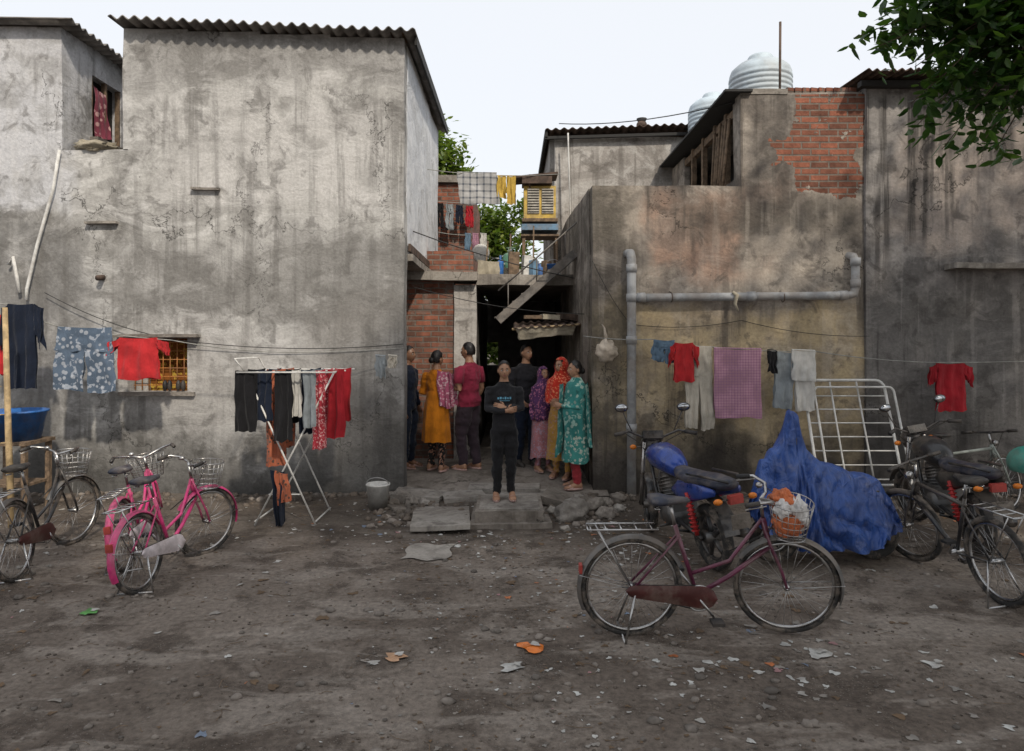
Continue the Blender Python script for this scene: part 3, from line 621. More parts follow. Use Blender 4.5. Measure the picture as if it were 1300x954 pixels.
# ------------------------------------------------------------------ bicycles
plbag=simple('white_plastic_bag',(.62,.60,.58),.4,var=.2)
def bicycle(name,M,L=1.05,r=.34,fm=None,gm=None,sm_=None,basket=True,rack=True,steer=0.,step=True,fend=None,fill=None,mtb=False,fat=.018,guard='half'):
    mb=MB(); fm=fm or blkp; fend=fend or chrome; k=r/.34; seatm=sm_ or rub
    def wheel(cx):
        mb.ring((cx,0,r),(0,1,0),r-fat,fat,tyre,40,8); mb.ring((cx,0,r),(0,1,0),r-fat*2-.008,.011,chrome,40,6)
        mb.cyl((cx,-.04,r),(cx,.04,r),.02,chrome,10); mb.cyl((cx,-.06,r),(cx,.06,r),.007,chrome,8)
        for i in range(28):
            a=2*math.pi*i/28; sd=.03 if i%2 else -.03; b=a+(.5 if i%4<2 else -.5)
            mb.cyl((cx+.018*math.cos(b),sd,r+.018*math.sin(b)),(cx+(r-.045)*math.cos(a),0,r+(r-.045)*math.sin(a)),.0014,chrome,4)
    wheel(0)
    bbx=.44*k if L>1 else .42*L; bb=V(bbx,0,.28*k); seat=V(bbx-.16*k,0,.76*k); head=V(L-.17*k,0,.80*k); hb=V(L-.12*k,0,.62*k)
    for s in(-1,1):
        mb.tube([V(0,s*.055,r),V(bbx*.9,s*.03,.28*k)],.009,fm,6); mb.tube([V(0,s*.055,r),seat-V(-.02,-s*.02,.08)],.008,fm,6)
    mb.tube([bb,seat],.015,fm); mb.tube([seat,seat+V(-.035,0,.14*k)],.012,chrome)
    if step:
        mb.tube([hb+V(0,0,-.02),hb.lerp(bb,.5)+V(-.03,0,-.05),bb],.016,fm); mb.tube([head,head.lerp(bb,.5)+V(0,0,-.03),bb+(seat-bb)*.3],.013,fm)
    else:
        mb.tube([hb,bb],.02,fm); mb.tube([head-V(0,0,.04),seat-V(0,0,.06)],.017,fm)
    mb.tube([hb,head],.02,fm)
    sc=seat+V(-.05,0,.17*k)
    def sring(x,w,h,z): return [V(sc.x+x,w*math.cos(a*.5236),sc.z+z+h*math.sin(a*.5236)) for a in range(12)]
    mb.loft([sring(-.13,.04,.015,0),sring(-.12,.09,.03,0),sring(-.06,.1,.035,0),sring(0,.07,.03,-.005),sring(.07,.035,.025,-.005),sring(.13,.022,.02,-.005),sring(.15,.008,.008,-.01)],seatm)
    for s in(-1,1): mb.ring(sc+V(-.08,s*.05,-.045),(0,0,1),.018,.006,chrome,10,5)
    mb_f=lambda cx,a0,a1: mb.grid(lambda u,v:(lambda a,w:V(cx+(r+.022-.012*abs(w)**2*2)*math.cos(a),w*.032,r+(r+.022-.012*w*w*2)*math.sin(a)))(math.radians(a0+(a1-a0)*u),v*2-1),24,4,fend)
    if not mtb:
        mb_f(0,25,205)
        for s in(-1,1): mb.tube([V(0,s*.045,r),V((r+.02)*math.cos(math.radians(165)),s*.03,r+(r+.02)*math.sin(math.radians(165)))],.003,chrome,5)
    mb.cyl(bb+V(0,-.06,0),bb+V(0,.06,0),.022,chrome); mb.ring(bb+V(0,-.055,0),(0,1,0),.085*k,.006,chrome,24,5)
    cr=V(.1,0,-.13)*k
    for s in(-1,1):
        e=bb+cr*s+V(0,-s*.08,0); mb.tube([bb+V(0,-s*.07,0),e],.009,chrome,6); mb.box(e+V(0,-s*.05,0),(.08,.08,.022),rub)
    mb.tube([V(0,-.045,r+.03),bb+V(0,-.05,.085*k)],.004,rub,5); mb.tube([V(0,-.045,r-.03),bb+V(0,-.05,-.085*k)],.004,rub,5)
    gm_=gm or fm
    if guard!='none':
        def gp(u,v):
            x=-.05+(bbx+.17)*u; w=(.045+.055*u)
            if u>.8: w*=math.sqrt(max(0,1-((u-.8)/.2)**2))
            if u<.1: w*=math.sqrt(max(0,1-((.1-u)/.1)**2))
            zc=r*(1-u)+.28*k*u; return V(x,-.066-.012*math.sin(v*math.pi),zc+w*(v*2-1)*k*.85)
        mb.grid(gp,24,6,gm_,True)
    if rack:
        z=r*2+.07
        for s in(-1,1):
            mb.tube([V(.16*k,s*.06,z),V(-.3*k,s*.06,z)],.006,chrome,6); mb.tube([V(-.24*k,s*.06,z),V(0,s*.06,r)],.005,chrome,6)
        for i in range(5): mb.tube([V(.12*k-.1*i*k,-.06,z),V(.12*k-.1*i*k,.06,z)],.005,chrome,5)
        mb.tube([V(-.3*k,-.06,z),V(-.3*k,.06,z)],.006,chrome,5)
        mb.box(V(-(r+.02)*.94,0,r+.13),(.02,.05,.06),redp)
    mb.tube([V(0.02,.06,r),V(-.06,.16,.02)],.008,chrome,6); mb.tube([V(0.02,-.06,r),V(-.06,-.14,.02)],.008,chrome,6); mb.tube([V(-.06,-.14,.02),V(-.06,.16,.02)],.008,chrome,6)
    keep=mb.M; ax=(head-hb).normalized(); mb.M=Matrix.Translation(hb)@Matrix.Rotation(steer,4,ax)@Matrix.Translation(-hb)
    wheel(L)
    for s in(-1,1): mb.tube([head+V(.0,s*.02,-.02),hb+V(.005,s*.05,0),V(L-.04,s*.052,r+.12),V(L,s*.05,r)],.010,fm,7)
    if not mtb:
        mb_f(L,-15,150)
        for s in(-1,1): mb.tube([V(L,s*.045,r),V(L+(r+.02)*math.cos(math.radians(8)),s*.03,r+(r+.02)*math.sin(math.radians(8)))],.003,chrome,5)
    st=head+V(-.02,0,.13*k); mb.tube([head,st],.012,chrome)
    if mtb:
        mb.tube([st,st+V(.06,0,.02)],.014,rub); c=st+V(.06,0,.02)
        mb.tube([c+V(-.05,-.3,.01),c+V(-.01,-.12,0),c,c+V(-.01,.12,0),c+V(-.05,.3,.01)],.012,blkp)
        for s in(-1,1): mb.tube([c+V(-.03,s*.2,.005),c+V(-.06,s*.31,.01)],.018,rub)
    else:
        for s in(-1,1):
            pts=[st,st+V(.04,s*.07,.02),st+V(.05,s*.17,.05),st+V(-.02,s*.25,.07),st+V(-.13,s*.27,.05)]
            mb.tube(pts,.011,chrome); mb.tube([pts[-2].lerp(pts[-1],.2),pts[-1]],.017,rub)
            mb.tube([pts[-2]+V(.02,0,-.02),pts[-1]+V(0,0,-.03)],.005,chrome,5)
        mb.ell(st+V(0,.1,.06),(.025,.025,.02),chrome,10,6)
    for s in(-1,1): mb.tube([st+V(.02,s*.2,.04),st+V(.12,s*.08,.0),head+V(.04,s*.01,-.1),bb.lerp(head,.5)],.0035,rub,5)
    if basket:
        bx=head.x+.17*k; bz=head.z+.02; d=.23
        def rgp(t):
            a=.10+.04*t; b=.13+.045*t; return [V(bx+a*math.cos(q)*(1.),b*math.sin(q),bz-.12+d*t) for q in [2*math.pi*i/20 for i in range(20)]]
        for t in(0,.2,.4,.6,.8,1): mb.tube(rgp(t),.004 if t in(0,1) else .0024,chrome,5,closed=True)
        A=rgp(0);B=rgp(1)
        for i in range(20): mb.tube([A[i],B[i]],.0022,chrome,4)
        for i in range(-3,4): mb.tube([V(bx-.09,i*.035,bz-.12),V(bx+.09,i*.035,bz-.12)],.0024,chrome,4)
        mb.tube([V(bx-.08,0,bz-.1),head+V(0,0,-.05)],.006,chrome)
        if fill:
            def crum(sd,a=.3): return lambda d_,p:p*(1+a*noise.noise(d_*2.2+V(sd,0,0))+.2*(.5-abs(noise.noise(d_*5+V(sd,3,0)))*2))
            mb.ell((bx-.02,-.03,bz-.03),(.09,.10,.085),fill,36,24,fn=crum(1)); mb.ell((bx-.04,.05,bz+.09),(.085,.09,.075),fill,36,24,fn=crum(8))
            mb.ell((bx+.04,.02,bz+.02),(.07,.11,.10),plbag,36,24,fn=crum(4,.4)); mb.ell((bx-.06,-.05,bz+.07),(.05,.06,.06),plbag,30,20,fn=crum(12,.4))
    else: mb.cyl(head+V(.05,0,.02),head+V(.09,0,.02),.035,chrome)
    mb.M=keep
    return mb.build(name,M=M)
pur=simple('magenta_maroon_paint',(.12,.022,.055),.35,coat=.4,dust=.25); maro=simple('maroon_paint',(.075,.02,.018),.45,dust=.35)
pnk=simple('pink_paint',(.56,.04,.18),.35,coat=.4,dust=.25); whp=simple('white_guard',(.58,.52,.54),.5,dust=.3); seatb=simple('seat_navy',(.03,.035,.055),.5,dust=.35)
ora=cloth('orange_cloth',(.58,.17,.07),bst=1.); tin=simple('fender_steel',(.16,.155,.15),.5,.6,dust=.5)
bicycle('bicycle',place(.80,4.62,0,1,.03,.09),1.05,.345,pur,maro,seatb,True,True,-.25,True,tin,ora)
bicycle('kids_bicycle',place(-2.93,5.4,0,.10,.99,-.10),.97,.315,pnk,whp,seatb,True,True,-.45,True,pnk)
bicycle('kids_bicycle',place(-3.32,5.9,0,-.2,.98,-.12),.97,.315,pnk,whp,seatb,True,True,.3,True,pnk)
bicycle('bicycle',place(-4.1,5.66,0,-.17,.985,-.1),1.05,.335,blkp,maro,rub,True,True,-.35,True,tin)
bicycle('mountain_bicycle',place(3.70,5.15,0,-.06,1,-.12),1.03,.335,blkp,None,rub,False,True,.3,False,blkp,None,True,.024,'none')
bicycle('bicycle',place(4.75,7.8,0,.97,.15,-.08),1.05,.33,simple('pale_paint',(.3,.33,.3),.5),None,rub,False,False,.3,False,blkp,None,True,.02,'none')

# ------------------------------------------------------------------ motorcycle
blm=simple('blue_metallic',(.015,.05,.26),.3,.3,coat=.6,dust=.25); eng=simple('engine_alloy',(.15,.15,.15),.5,.8,dust=.4); redm=simple('red_spring',(.42,.03,.03),.5); amb=simple('amber_lens',(.7,.2,.02),.3)
glass=simple('mirror_glass',(.4,.42,.45),.1,1.)
def motorcycle(name,M,tankmat,steer=0.):
    mb=MB(); L=1.25; r=.29
    def wheel(cx,f):
        mb.ring((cx,0,r),(0,1,0),r-f,f,tyre,36,10); mb.ring((cx,0,r),(0,1,0),r-f*2,.02,blkp,36,8); mb.cyl((cx,-.07,r),(cx,.07,r),.05,eng)
        for i in range(5):
            a=i*1.2566; mb.tube([(cx,0,r),(cx+(r-.09)*math.cos(a),0,r+(r-.09)*math.sin(a))],[.03,.018],blkp)
    wheel(0,.048)
    for s in(-1,1):
        mb.tube([(0,s*.1,r),(.45,s*.1,.36)],.022,blkp); mb.tube([(.03,s*.13,r+.03),(.12,s*.14,.68)],.02,redm)
        for t in range(9): mb.ring((.045+.009*t,s*.132,.36+.034*t),(.1,0,1),.03,.007,redm,14,5)
        mb.tube([(.95,s*.06,.9),(.75,s*.12,.55),(.7,s*.1,.28),(.4,s*.1,.3)],.018,blkp)
    mb.tube([(.98,0,.95),(.6,0,.8),(-.1,0,.72)],.025,blkp)
    mb.box((.58,0,.42),(.3,.24,.26),eng); mb.tube([(.62,0,.5),(.7,0,.74)],[.11,.09],eng,12)
    for i in range(6): mb.tube([(.635+.012*i,0,.54+.03*i),(.637+.012*i,0,.548+.03*i)],.125,eng,14)
    mb.cyl((.52,-.15,.38),(.52,.15,.38),.1,eng)
    mb.tube([(.74,-.08,.65),(.85,-.1,.4),(.6,-.14,.22),(.2,-.16,.27),(-.25,-.18,.36)],[.02,.022,.025,.04,.045],blkp,10)
    def tr(x,w,h,z): return [V(x,w*math.cos(a*.3927),z+h*math.sin(a*.3927)) for a in range(16)]
    mb.loft([tr(.42,.04,.05,.78),tr(.48,.1,.1,.82),tr(.62,.145,.13,.86),tr(.78,.16,.13,.88),tr(.92,.12,.1,.88),tr(.98,.05,.06,.87)],tankmat)
    mb.loft([tr(-.38,.05,.03,.82),tr(-.34,.1,.05,.82),tr(-.1,.13,.06,.81),tr(.15,.14,.06,.78),tr(.38,.1,.06,.78),tr(.46,.07,.05,.8)],seatb)
    for s in(-1,1):
        mb.loft([[V(x,s*(.12+.02*math.cos(a)),z+h*math.sin(a)) for a in [q*.785 for q in range(8)]] for x,z,h in((.4,.65,.02),(.3,.65,.1),(.05,.7,.09),(-.3,.76,.03))],tankmat)
        mb.tube([(-.4,s*.02,.72),(-.42,s*.14,.72)],.008,blkp); mb.ell((-.42,s*.16,.72),(.03,.04,.026),amb,10,6)
        mb.tube([(.1,s*.13,.85),(-.3,s*.12,.88),(-.42,s*.05,.86)],.012,blkp)
        mb.tube([(.5,s*.1,.3),(.5,s*.25,.3)],.012,rub); mb.tube([(.2,s*.1,.3),(.2,s*.22,.34)],.012,rub)
    mb.grid(lambda u,v:V((r+.04)*math.cos(math.radians(60+110*u)),(v*2-1)*.07,r+.04+(r+.04)*math.sin(math.radians(60+110*u))),16,4,blkp)
    mb.box((-.42,0,.72),(.05,.12,.07),redp); mb.box((-.47,0,.55),(.01,.17,.12),concd)
    hb=V(1.0,0,.8); keep=mb.M; mb.M=Matrix.Translation(hb)@Matrix.Rotation(steer,4,V(-.3,0,.95))@Matrix.Translation(-hb)
    wheel(L,.042)
    for s in(-1,1):
        mb.tube([(L,s*.09,r),(L-.12,s*.09,.6),(L-.24,s*.085,.98)],[.028,.022,.02],chrome)
        mb.tube([(1.0,0,1.0),(1.0,s*.08,1.02),(.96,s*.25,1.1),(.86,s*.36,1.09)],.012,blkp); mb.tube([(.9,s*.3,1.095),(.83,s*.4,1.085)],.02,rub)
        mb.tube([(.98,s*.2,1.07),(1.0,s*.26,1.2),(.99,s*.3,1.3)],.006,blkp); mb.ell((.985,s*.31,1.33),(.02,.07,.045),blkp,14,8); mb.ell((.972,s*.31,1.33),(.012,.058,.036),glass,14,8)
        mb.tube([(1.04,s*.08,.92),(1.06,s*.17,.92)],.008,blkp); mb.ell((1.06,s*.19,.92),(.03,.035,.026),amb,10,6)
        mb.tube([(.93,s*.3,1.09),(1.05,s*.15,.98),(.98,s*.04,.85)],.005,rub,5)
    mb.ell((1.1,0,.93),(.1,.11,.12),blkp,18,12); mb.ell((1.17,0,.93),(.04,.085,.09),glass,18,10); mb.box((1.02,0,1.04),(.1,.2,.08),blkp,rot=(0,.4,0))
    mb.grid(lambda u,v:V(L+(r+.03)*math.cos(math.radians(20+120*u)),(v*2-1)*.06,r+(r+.03)*math.sin(math.radians(20+120*u))-.02*(v*2-1)**2),20,4,blkp)
    mb.M=keep; return mb.build(name,M=M)
motorcycle('motorcycle',place(1.78,5.95,0,-.26,.96,-.12),blm,-.3)
motorcycle('motorcycle',place(4.35,6.35,0,.12,.99,-.1),blkp,.2)

# ------------------------------------------------------------------ tarp-covered scooter
H=empty('covered_scooter')
g=G('blue_tarpaulin'); p=g.obj(); n=g.noise(p,3,5,.6); cr=g.noise(g.mp(p,(1,1,.5)),7,3,.6,1.0); rd=g.ma('ABSOLUTE',g.ma('SUBTRACT',cr,.5))
col=g.mix(g.sm(n,.4,.6),(.018,.05,.19),(.035,.09,.31)); col=g.mix(g.sm(g.noise(p,7,5,.7),.5,.65,0,.3),col,(.14,.14,.17))
wv=g.noise(g.mp(p,(1,1,.4)),20,2,.5,.8); hh=g.ma('SUBTRACT',g.ma('MULTIPLY',wv,.2),g.ma('MULTIPLY',rd,2.2))
tarp=g.fin(col,.42,g.bump(hh,.7,.03),spec=.45)
mb=MB(); ys_=6.2
secs=[(2.14,.60,.05,.35),(2.22,.90,.12,.38),(2.32,1.0,.2,.32),(2.43,1.10,.26,.24),(2.50,1.36,.20,.22),(2.55,1.34,.20,.18),(2.63,1.04,.22,.16),(2.80,.90,.23,.14),(2.98,.84,.25,.14),(3.16,.79,.26,.17),(3.32,.74,.23,.22),(3.44,.58,.17,.27),(3.52,.40,.06,.3)]
def tf(u,v):
    t=u*(len(secs)-1); i=min(int(t),len(secs)-2); q=t-i; a,b=secs[i],secs[i+1]; x,rz,w,hz=[a[k]*(1-q)+b[k]*q for k in range(4)]
    s=v*2-1; e=abs(s); sg=1 if s>0 else -1
    if e<.2: yy=sg*w*.4*(e/.2); zz=rz-.03*(e/.2)**2
    else:
        tt=(e-.2)/.8; yy=sg*w*(.4+.6*min(1,tt*1.4)**.9); zz=(rz-.03)*(1-tt)+hz*tt
        n0=noise.noise(V(u*5,tt*1.2,sg*4)); ph=(x-2.5)*(16-5*tt)+sg*2+n0*5+tt*1.2
        fo=(abs(math.sin(ph))**.6-.6)*.11+.06*n0+.03*(1-4*abs(noise.noise(V(u*22,tt*3,sg*7)))); yy+=sg*fo*(.15+.85*tt); x+=.10*noise.noise(V(u*6,tt*1.5,3+sg))*tt+.05*(tt)*(x-2.6); zz+=.09*noise.noise(V(u*9,0,sg))*tt
    yy+=.03*noise.noise(V(u*14,v*12,1)); zz+=.03*(.5-2*abs(noise.noise(V(u*12,v*5,5))))
    return V(x,ys_+yy+.12*(x-2.8),max(zz,.03))
mb.grid(tf,150,90,tarp); mb.build('tarpaulin',H)
mb=MB()
for cx in(2.35,3.3):
    mb.ring((cx,ys_-.02+.1*(cx-2.8),.22),(.1,1,0),.17,.05,tyre,28,8); mb.ring((cx,ys_-.02+.1*(cx-2.8),.22),(.1,1,0),.11,.015,chrome,28,6); mb.cyl((cx,ys_-.08,.22),(cx,ys_+.06,.22),.05,eng)
    for i in range(6): a=i*1.047; mb.cyl((cx,ys_-.03,.22),(cx+.11*math.cos(a),ys_-.03,.22+.11*math.sin(a)),.012,chrome,6)
mb.tube([(2.35,ys_-.06,.22),(2.44,ys_-.06,.6),(2.5,ys_-.03,1.05)],.025,chrome); mb.box((2.85,ys_,.3),(.6,.25,.08),blkp); mb.box((3.1,ys_+.03,.5),(.4,.22,.3),blkp); mb.box((2.5,ys_,1.1),(.06,.3,.06),blkp)
mb.build('scooter_body',H,bevel=.02)
mb=MB(); mb.ell((4.55,6.0,.92),(.16,.19,.15),simple('teal_vehicle_part',(.03,.25,.2),.4,dust=.3),20,12,keep=lambda d:d.z>-.45); mb.build('vehicle_part_standin')  # made-up rounded shell standing in for a partly visible teal vehicle part

# ------------------------------------------------------------------ people
skinA=simple('skin_brown',(.36,.20,.125),.5,var=.12); skinB=simple('skin_dark',(.22,.115,.07),.5,var=.12); hairm=simple('black_hair',(.012,.010,.010),.45); eyew=simple('eye_white',(.6,.57,.53),.3); eyeb=simple('iris',(.02,.012,.01),.2); lipm=simple('lips',(.26,.10,.08),.5)
sand=simple('sandal',(.45,.3,.27),.6); shoe=simple('dark_shoe',(.05,.045,.04),.6)
def hand(mb,w,dirv,pn,side,mat,curl=.6):
    d=Vector(dirv).normalized(); n=Vector(pn); n=(n-d*n.dot(d)).normalized(); a=d.cross(n).normalized()*side
    w=Vector(w)
    def rg(t,wd,th): c=w+d*t; return [c+(a*math.cos(q)*wd+n*math.sin(q)*th) for q in [i*.628 for i in range(10)]]
    mb.loft([rg(-.02,.024,.02),rg(.01,.028,.018),rg(.05,.04,.016),rg(.085,.04,.014),rg(.095,.03,.008)],mat)
    for i,(off,l) in enumerate(((.029,.072),(.010,.08),(-.010,.075),(-.028,.06))):
        b=w+(d*.085+a*off); pts=[b]; dd=d.copy()
        for j,f in enumerate((.45,.3,.25)):
            ang=curl*(.5+.35*j); dd=(dd*math.cos(ang)+n*math.sin(ang)).normalized(); pts.append(pts[-1]+dd*l*f)
        mb.tube(pts,[.0088,.0082,.0075,.006],mat,7)
    b=w+(d*.02+a*.028); p1=b+(d*.03+a*.028+n*.01); p2=p1+(d*.03+a*.006+n*.012)
    mb.tube([b,p1,p2],[.012,.0105,.008],mat,7)
def person(name,x,y,z,face,H,skin,top,pants,arms=None,longsl=True,kurta=None,hem=.55,shawl=None,shem=.6,scarf=None,bun=False,yaw=0.,tilt=0.,loose=1.,shoes=None,fem=False,stance=.09,extra=None,wide=1.,shawlp=(1,1),sway=0.):
    k=H/1.7; mb=MB(); K=Matrix.Scale(k,4); B=MB(); segs=[]
    sw=.165 if fem else .18; sw*=wide
    def q(*a): return V(*a)
    def el(zz,rx,ry,yo=0): return [q(rx*math.cos(a*.3927),yo+ry*math.sin(a*.3927),zz) for a in range(16)]
    dm=bpy.data.materials[0]
    hipw=.165 if fem else .155
    B.loft([el(.80,.10*wide,.08),el(.84,(hipw-.01)*wide,.11),el(.92,hipw*wide,.12*wide,.01),el(1.02,.14*wide,.105*wide),el(1.1,.138*wide,.105*wide),el(1.24,.158*wide,.12*wide,-.006),el(1.33,.168*wide,.11),el(1.39,.155*wide,.09,.005),el(1.43,.10,.07,.01),el(1.46,.062,.06,.012),el(1.52,.052,.055,.0),el(1.57,.045,.05,-.005)],dm)
    for zz in(.88,.95,1.02,1.1,1.18,1.26,1.34): segs.append((q(-.06,0,zz),q(.06,0,zz),.11,.11,'torso'))
    segs.append((q(0,.01,1.5),q(0,0,1.58),.052,.05,'neck'))
    arms=arms or {}
    J={}
    for s,nm in((1,'L'),(-1,'R')):
        sh=q(s*sw,.0,1.365); e,w=arms.get(nm,((s*(sw+.045),.02,1.09),(s*(sw+.05),-.05,.85)))
        e=Vector(e); w=Vector(w); J[nm]=(sh,e,w)
        lo=1.25 if longsl else 1.1
        B.tube([sh+q(-s*.05,0,.0),sh,sh.lerp(e,.5),e,e.lerp(w,.35),w.lerp(e,.08),w],[.05,.056*lo/1.1,.047*lo,.039*lo,.038*(lo if longsl else 1),.027*(1.25 if longsl else 1),.024*(1.2 if longsl else 1)],dm,12)
        segs.append((sh,sh.lerp(e,.55),.055,.048,'uarm')); segs.append((sh.lerp(e,.55),e,.046,.04,'uarm2')); segs.append((e,w,.04,.027,'farm'))
        fw=sway*s; hp=q(s*.085,.0,.88); kn=q(s*stance,-.015-max(0,fw)*1.2,.48); an=q(s*(stance+.005),.02-fw,.07)
        B.tube([hp,hp.lerp(kn,.5),kn,kn.lerp(an,.35),an.lerp(kn,.1),an-q(0,0,.01)],[.09*wide,.078*loose,.056*loose*1.05,.055*loose,.040*loose*1.1,.038*loose*1.15],dm,12)
        segs.append((hp,kn,.085,.058,'leg')); segs.append((kn,an,.055,.042,'leg'))
    ob=B.build('tmp'); r=ob.modifiers.new('r','REMESH'); r.mode='VOXEL'; r.voxel_size=.0135; sm=ob.modifiers.new('s','SMOOTH'); sm.iterations=4; sm.factor=.5
    dg=bpy.context.evaluated_depsgraph_get(); ev=ob.evaluated_get(dg); me=ev.to_mesh()
    vs=[]; sd=R()*40
    for v in me.vertices:
        p=v.co.copy(); nn=v.normal.copy(); a=.018*noise.noise(V(p.x*7,p.y*7,p.z*13)+V(sd,0,0))+.010*noise.noise(V(p.x*18,p.y*18,p.z*28)+V(sd,0,0))
        if p.z>1.45: a=0
        vs.append(p+nn*a)
    for f in me.polygons:
        c=f.center; best=9;lab='torso'
        for (a,b,ra,rb,l) in segs:
            ab=b-a; t=max(0,min(1,(c-a).dot(ab)/ab.length_squared)); d=(c-(a+ab*t)).length-(ra+(rb-ra)*t)
            if d<best: best=d;lab=l
        if c.z>1.455 and abs(c.x)<.09: m=skin
        elif lab=='neck': m=skin if c.z>1.43 else top
        elif lab in('torso','uarm'): m=top if (c.z>.86 or lab=='uarm') else pants
        elif lab in('uarm2','farm'): m=top if longsl else skin
        else: m=pants if c.z<.88 else top
        mb.f.append(list(f.vertices)); mb.m.append(mb.mi(m)); mb.sm.append(True)
    mb.v=[v for v in vs]
    ev.to_mesh_clear(); bpy.data.objects.remove(ob)
    for s in(1,-1):
        ax,ay=s*(stance+.005),.02-sway*s; fm=shoes or sand
        def fr_(yy,w,h,z0=0): return [q(ax+s*.012+w*math.cos(a*.5236),yy,z0+h*.5+h*.5*math.sin(a*.5236)) for a in range(12)]
        mb.loft([fr_(ay+.06,.02,.05,.01),fr_(ay+.05,.034,.09,.0),fr_(ay,.038,.11),fr_(ay-.06,.04,.08),fr_(ay-.12,.046,.05),fr_(ay-.17,.04,.038),fr_(ay-.195,.02,.025)],skin if fm is sand else fm)
        mb.loft([[q(ax+s*.012+w*math.cos(a*.5236),ay-.065+l*math.sin(a*.5236),zz) for a in range(12)] for w,l,zz in((.047,.138,-.012),(.05,.142,.0),(.048,.138,.012))],fm)
        if fm is sand: mb.grid(lambda u,v:q(ax+s*.012+.046*math.cos(math.pi*u),ay-.13+.05*v,.012+.045*math.sin(math.pi*u)),10,3,fm)
    for s,nm in((1,'L'),(-1,'R')):
        if arms.get('hide'+nm): continue
        sh,e,w=J[nm]; d=arms.get('d'+nm) or (w-e).normalized(); pn=arms.get('pn'+nm,(-s,0,0)); hand(mb,w,d,pn,arms.get('ts'+nm,s),skin,arms.get('curl',.55))
    hc=q(0,-.012,1.605); RM=Matrix.Rotation(yaw,4,'Z')@Matrix.Rotation(tilt,4,'X'); keep=mb.M; mb.M=Matrix.Translation(q(0,0,1.53))@RM@Matrix.Translation(q(0,0,-1.53))
    def hf(d,p):
        p=p.copy()
        if d.z<0:
            t=-d.z; p.x*=1-.30*t**1.5
            if d.y<0: p.y*=1+.03*t; p.y-=.004*t
            else: p.y*=1-.45*t
        if d.y<-.2:
            p.x*=.98; fx=math.exp(-(p.x/.012)**2)
            p.y-=.020*fx*math.exp(-((p.z+.022)/.020)**2)+.009*fx*math.exp(-((p.z-.0)/.018)**2)
            for sx in(-1,1): p.y+=.009*math.exp(-((p.x-sx*.031)/.016)**2-((p.z-.006)/.013)**2)
            p.y-=.006*math.exp(-(p.x/.022)**2-((p.z+.056)/.010)**2); p.y-=.006*math.exp(-(p.x/.02)**2-((p.z+.095)/.015)**2)
            p.y-=.004*math.exp(-((p.z-.027)/.01)**2)
        return p
    mb.ell(hc,(.074,.094,.115),skin,44,34,fn=hf)
    for s in(-1,1):
        mb.ell(hc+q(s*.031,-.078,.005),(.0135,.010,.0085),eyew,12,8); mb.ell(hc+q(s*.031,-.0865,.005),(.0062,.004,.0062),eyeb,10,6)
        mb.tube([hc+q(s*.014,-.092,.027),hc+q(s*.03,-.092,.032),hc+q(s*.048,-.079,.026)],[.003,.0038,.002],hairm,6)
        mb.ell(hc+q(s*.075,.008,-.005),(.010,.020,.032),skin,10,8)
        mb.ell(hc+q(s*.009,-.100,-.034),(.008,.007,.006),skin,8,6)
    mb.ell(hc+q(0,-.093,-.053),(.021,.007,.0045),lipm,12,6); mb.ell(hc+q(0,-.091,-.061),(.018,.008,.005),lipm,12,6)
    def hk(d):
        lim=.42-(d.y+.4)*1.0 if d.y<.15 else -.45
        return d.z>lim if fem is False else (d.z>lim-.12*(abs(d.x)>.55))
    mb.ell(hc+q(0,.006,.008),(.083,.100,.120),hairm,44,32,fn=lambda d,p:p*(1+.05*noise.noise(d*6)+.03*noise.noise(d*18)),keep=hk)
    if bun: mb.ell(hc+q(0,.115,-.02),(.045,.035,.045),hairm,14,10)
    if fem and not bun: mb.tube([hc+q(0,.085,-.04),hc+q(0,.11,-.12),hc+q(.01,.13,-.3)],[.04,.028,.015],hairm,10)
    if scarf:
        def kf(d): return not (d.y<-.42 and -1<d.z<.62 and abs(d.x)<.72)
        mb.ell(hc+q(0,.012,.0),(.098,.118,.135),scarf,36,26,fn=lambda d,p:p*(1+.04*noise.noise(d*5)),keep=kf)
    mb.M=keep
    def lf(rows,mat,n=64,fa=.035):
        sd=R()*20; rings=[]
        rows2=[]
        for a,b in zip(rows[:-1],rows[1:]):
            for t in range(4): rows2.append([a[i]*(1-t/4)+b[i]*t/4 for i in range(len(a))])
        rows2.append(list(rows[-1])); z0=rows2[0][0]; z1=rows2[-1][0]
        for rw in rows2:
            zz,rx,ry,yo=rw; t=(z0-zz)/(z0-z1+1e-6); rg=[]
            for i in range(n):
                a=2*math.pi*i/n; w=1+fa*2.4*t*(.5*math.sin(a*9+sd+1.5*noise.noise(V(zz*3,sd,0)))+.8*noise.noise(V(math.cos(a)*3,math.sin(a)*3,zz*1.2+sd)))+.05*noise.noise(V(math.cos(a)*5,math.sin(a)*5,zz*9+sd))
                rg.append(q(rx*w*math.cos(a),yo+ry*w*math.sin(a),zz+.04*t*noise.noise(V(math.cos(a)*2,math.sin(a)*2,sd))))
            rings.append(rg)
        mb.loft(rings,mat,cap=False)
    if kurta: lf([(1.14,.148,.118,0),(1.02,.158,.13,0),(.92,.18,.15,.005),(.75,.195,.165,.0),(hem,.215,.185,0)],kurta)
    if shawl:
        a,b=shawlp
        lf([(1.50,.062,.062,.01),(1.46,.085,.085,.01),(1.42,.17*a,.115,.0),(1.36,.225*a,.14*b,0),(1.22,.25*a,.165*b,-.01),(1.05,.255*a,.19*b,-.02),(.85,.24*a,.18*b,-.01),(shem,.23*a,.175*b,0)],shawl,fa=.06)
    if scarf: lf([(1.60,.098,.11,.015),(1.53,.092,.10,.01),(1.46,.12,.11,.0),(1.40,.2,.14,0),(1.28,.225,.16,0),(1.1,.22,.17,-.01)],scarf,fa=.04)
    if extra: extra(mb,q)
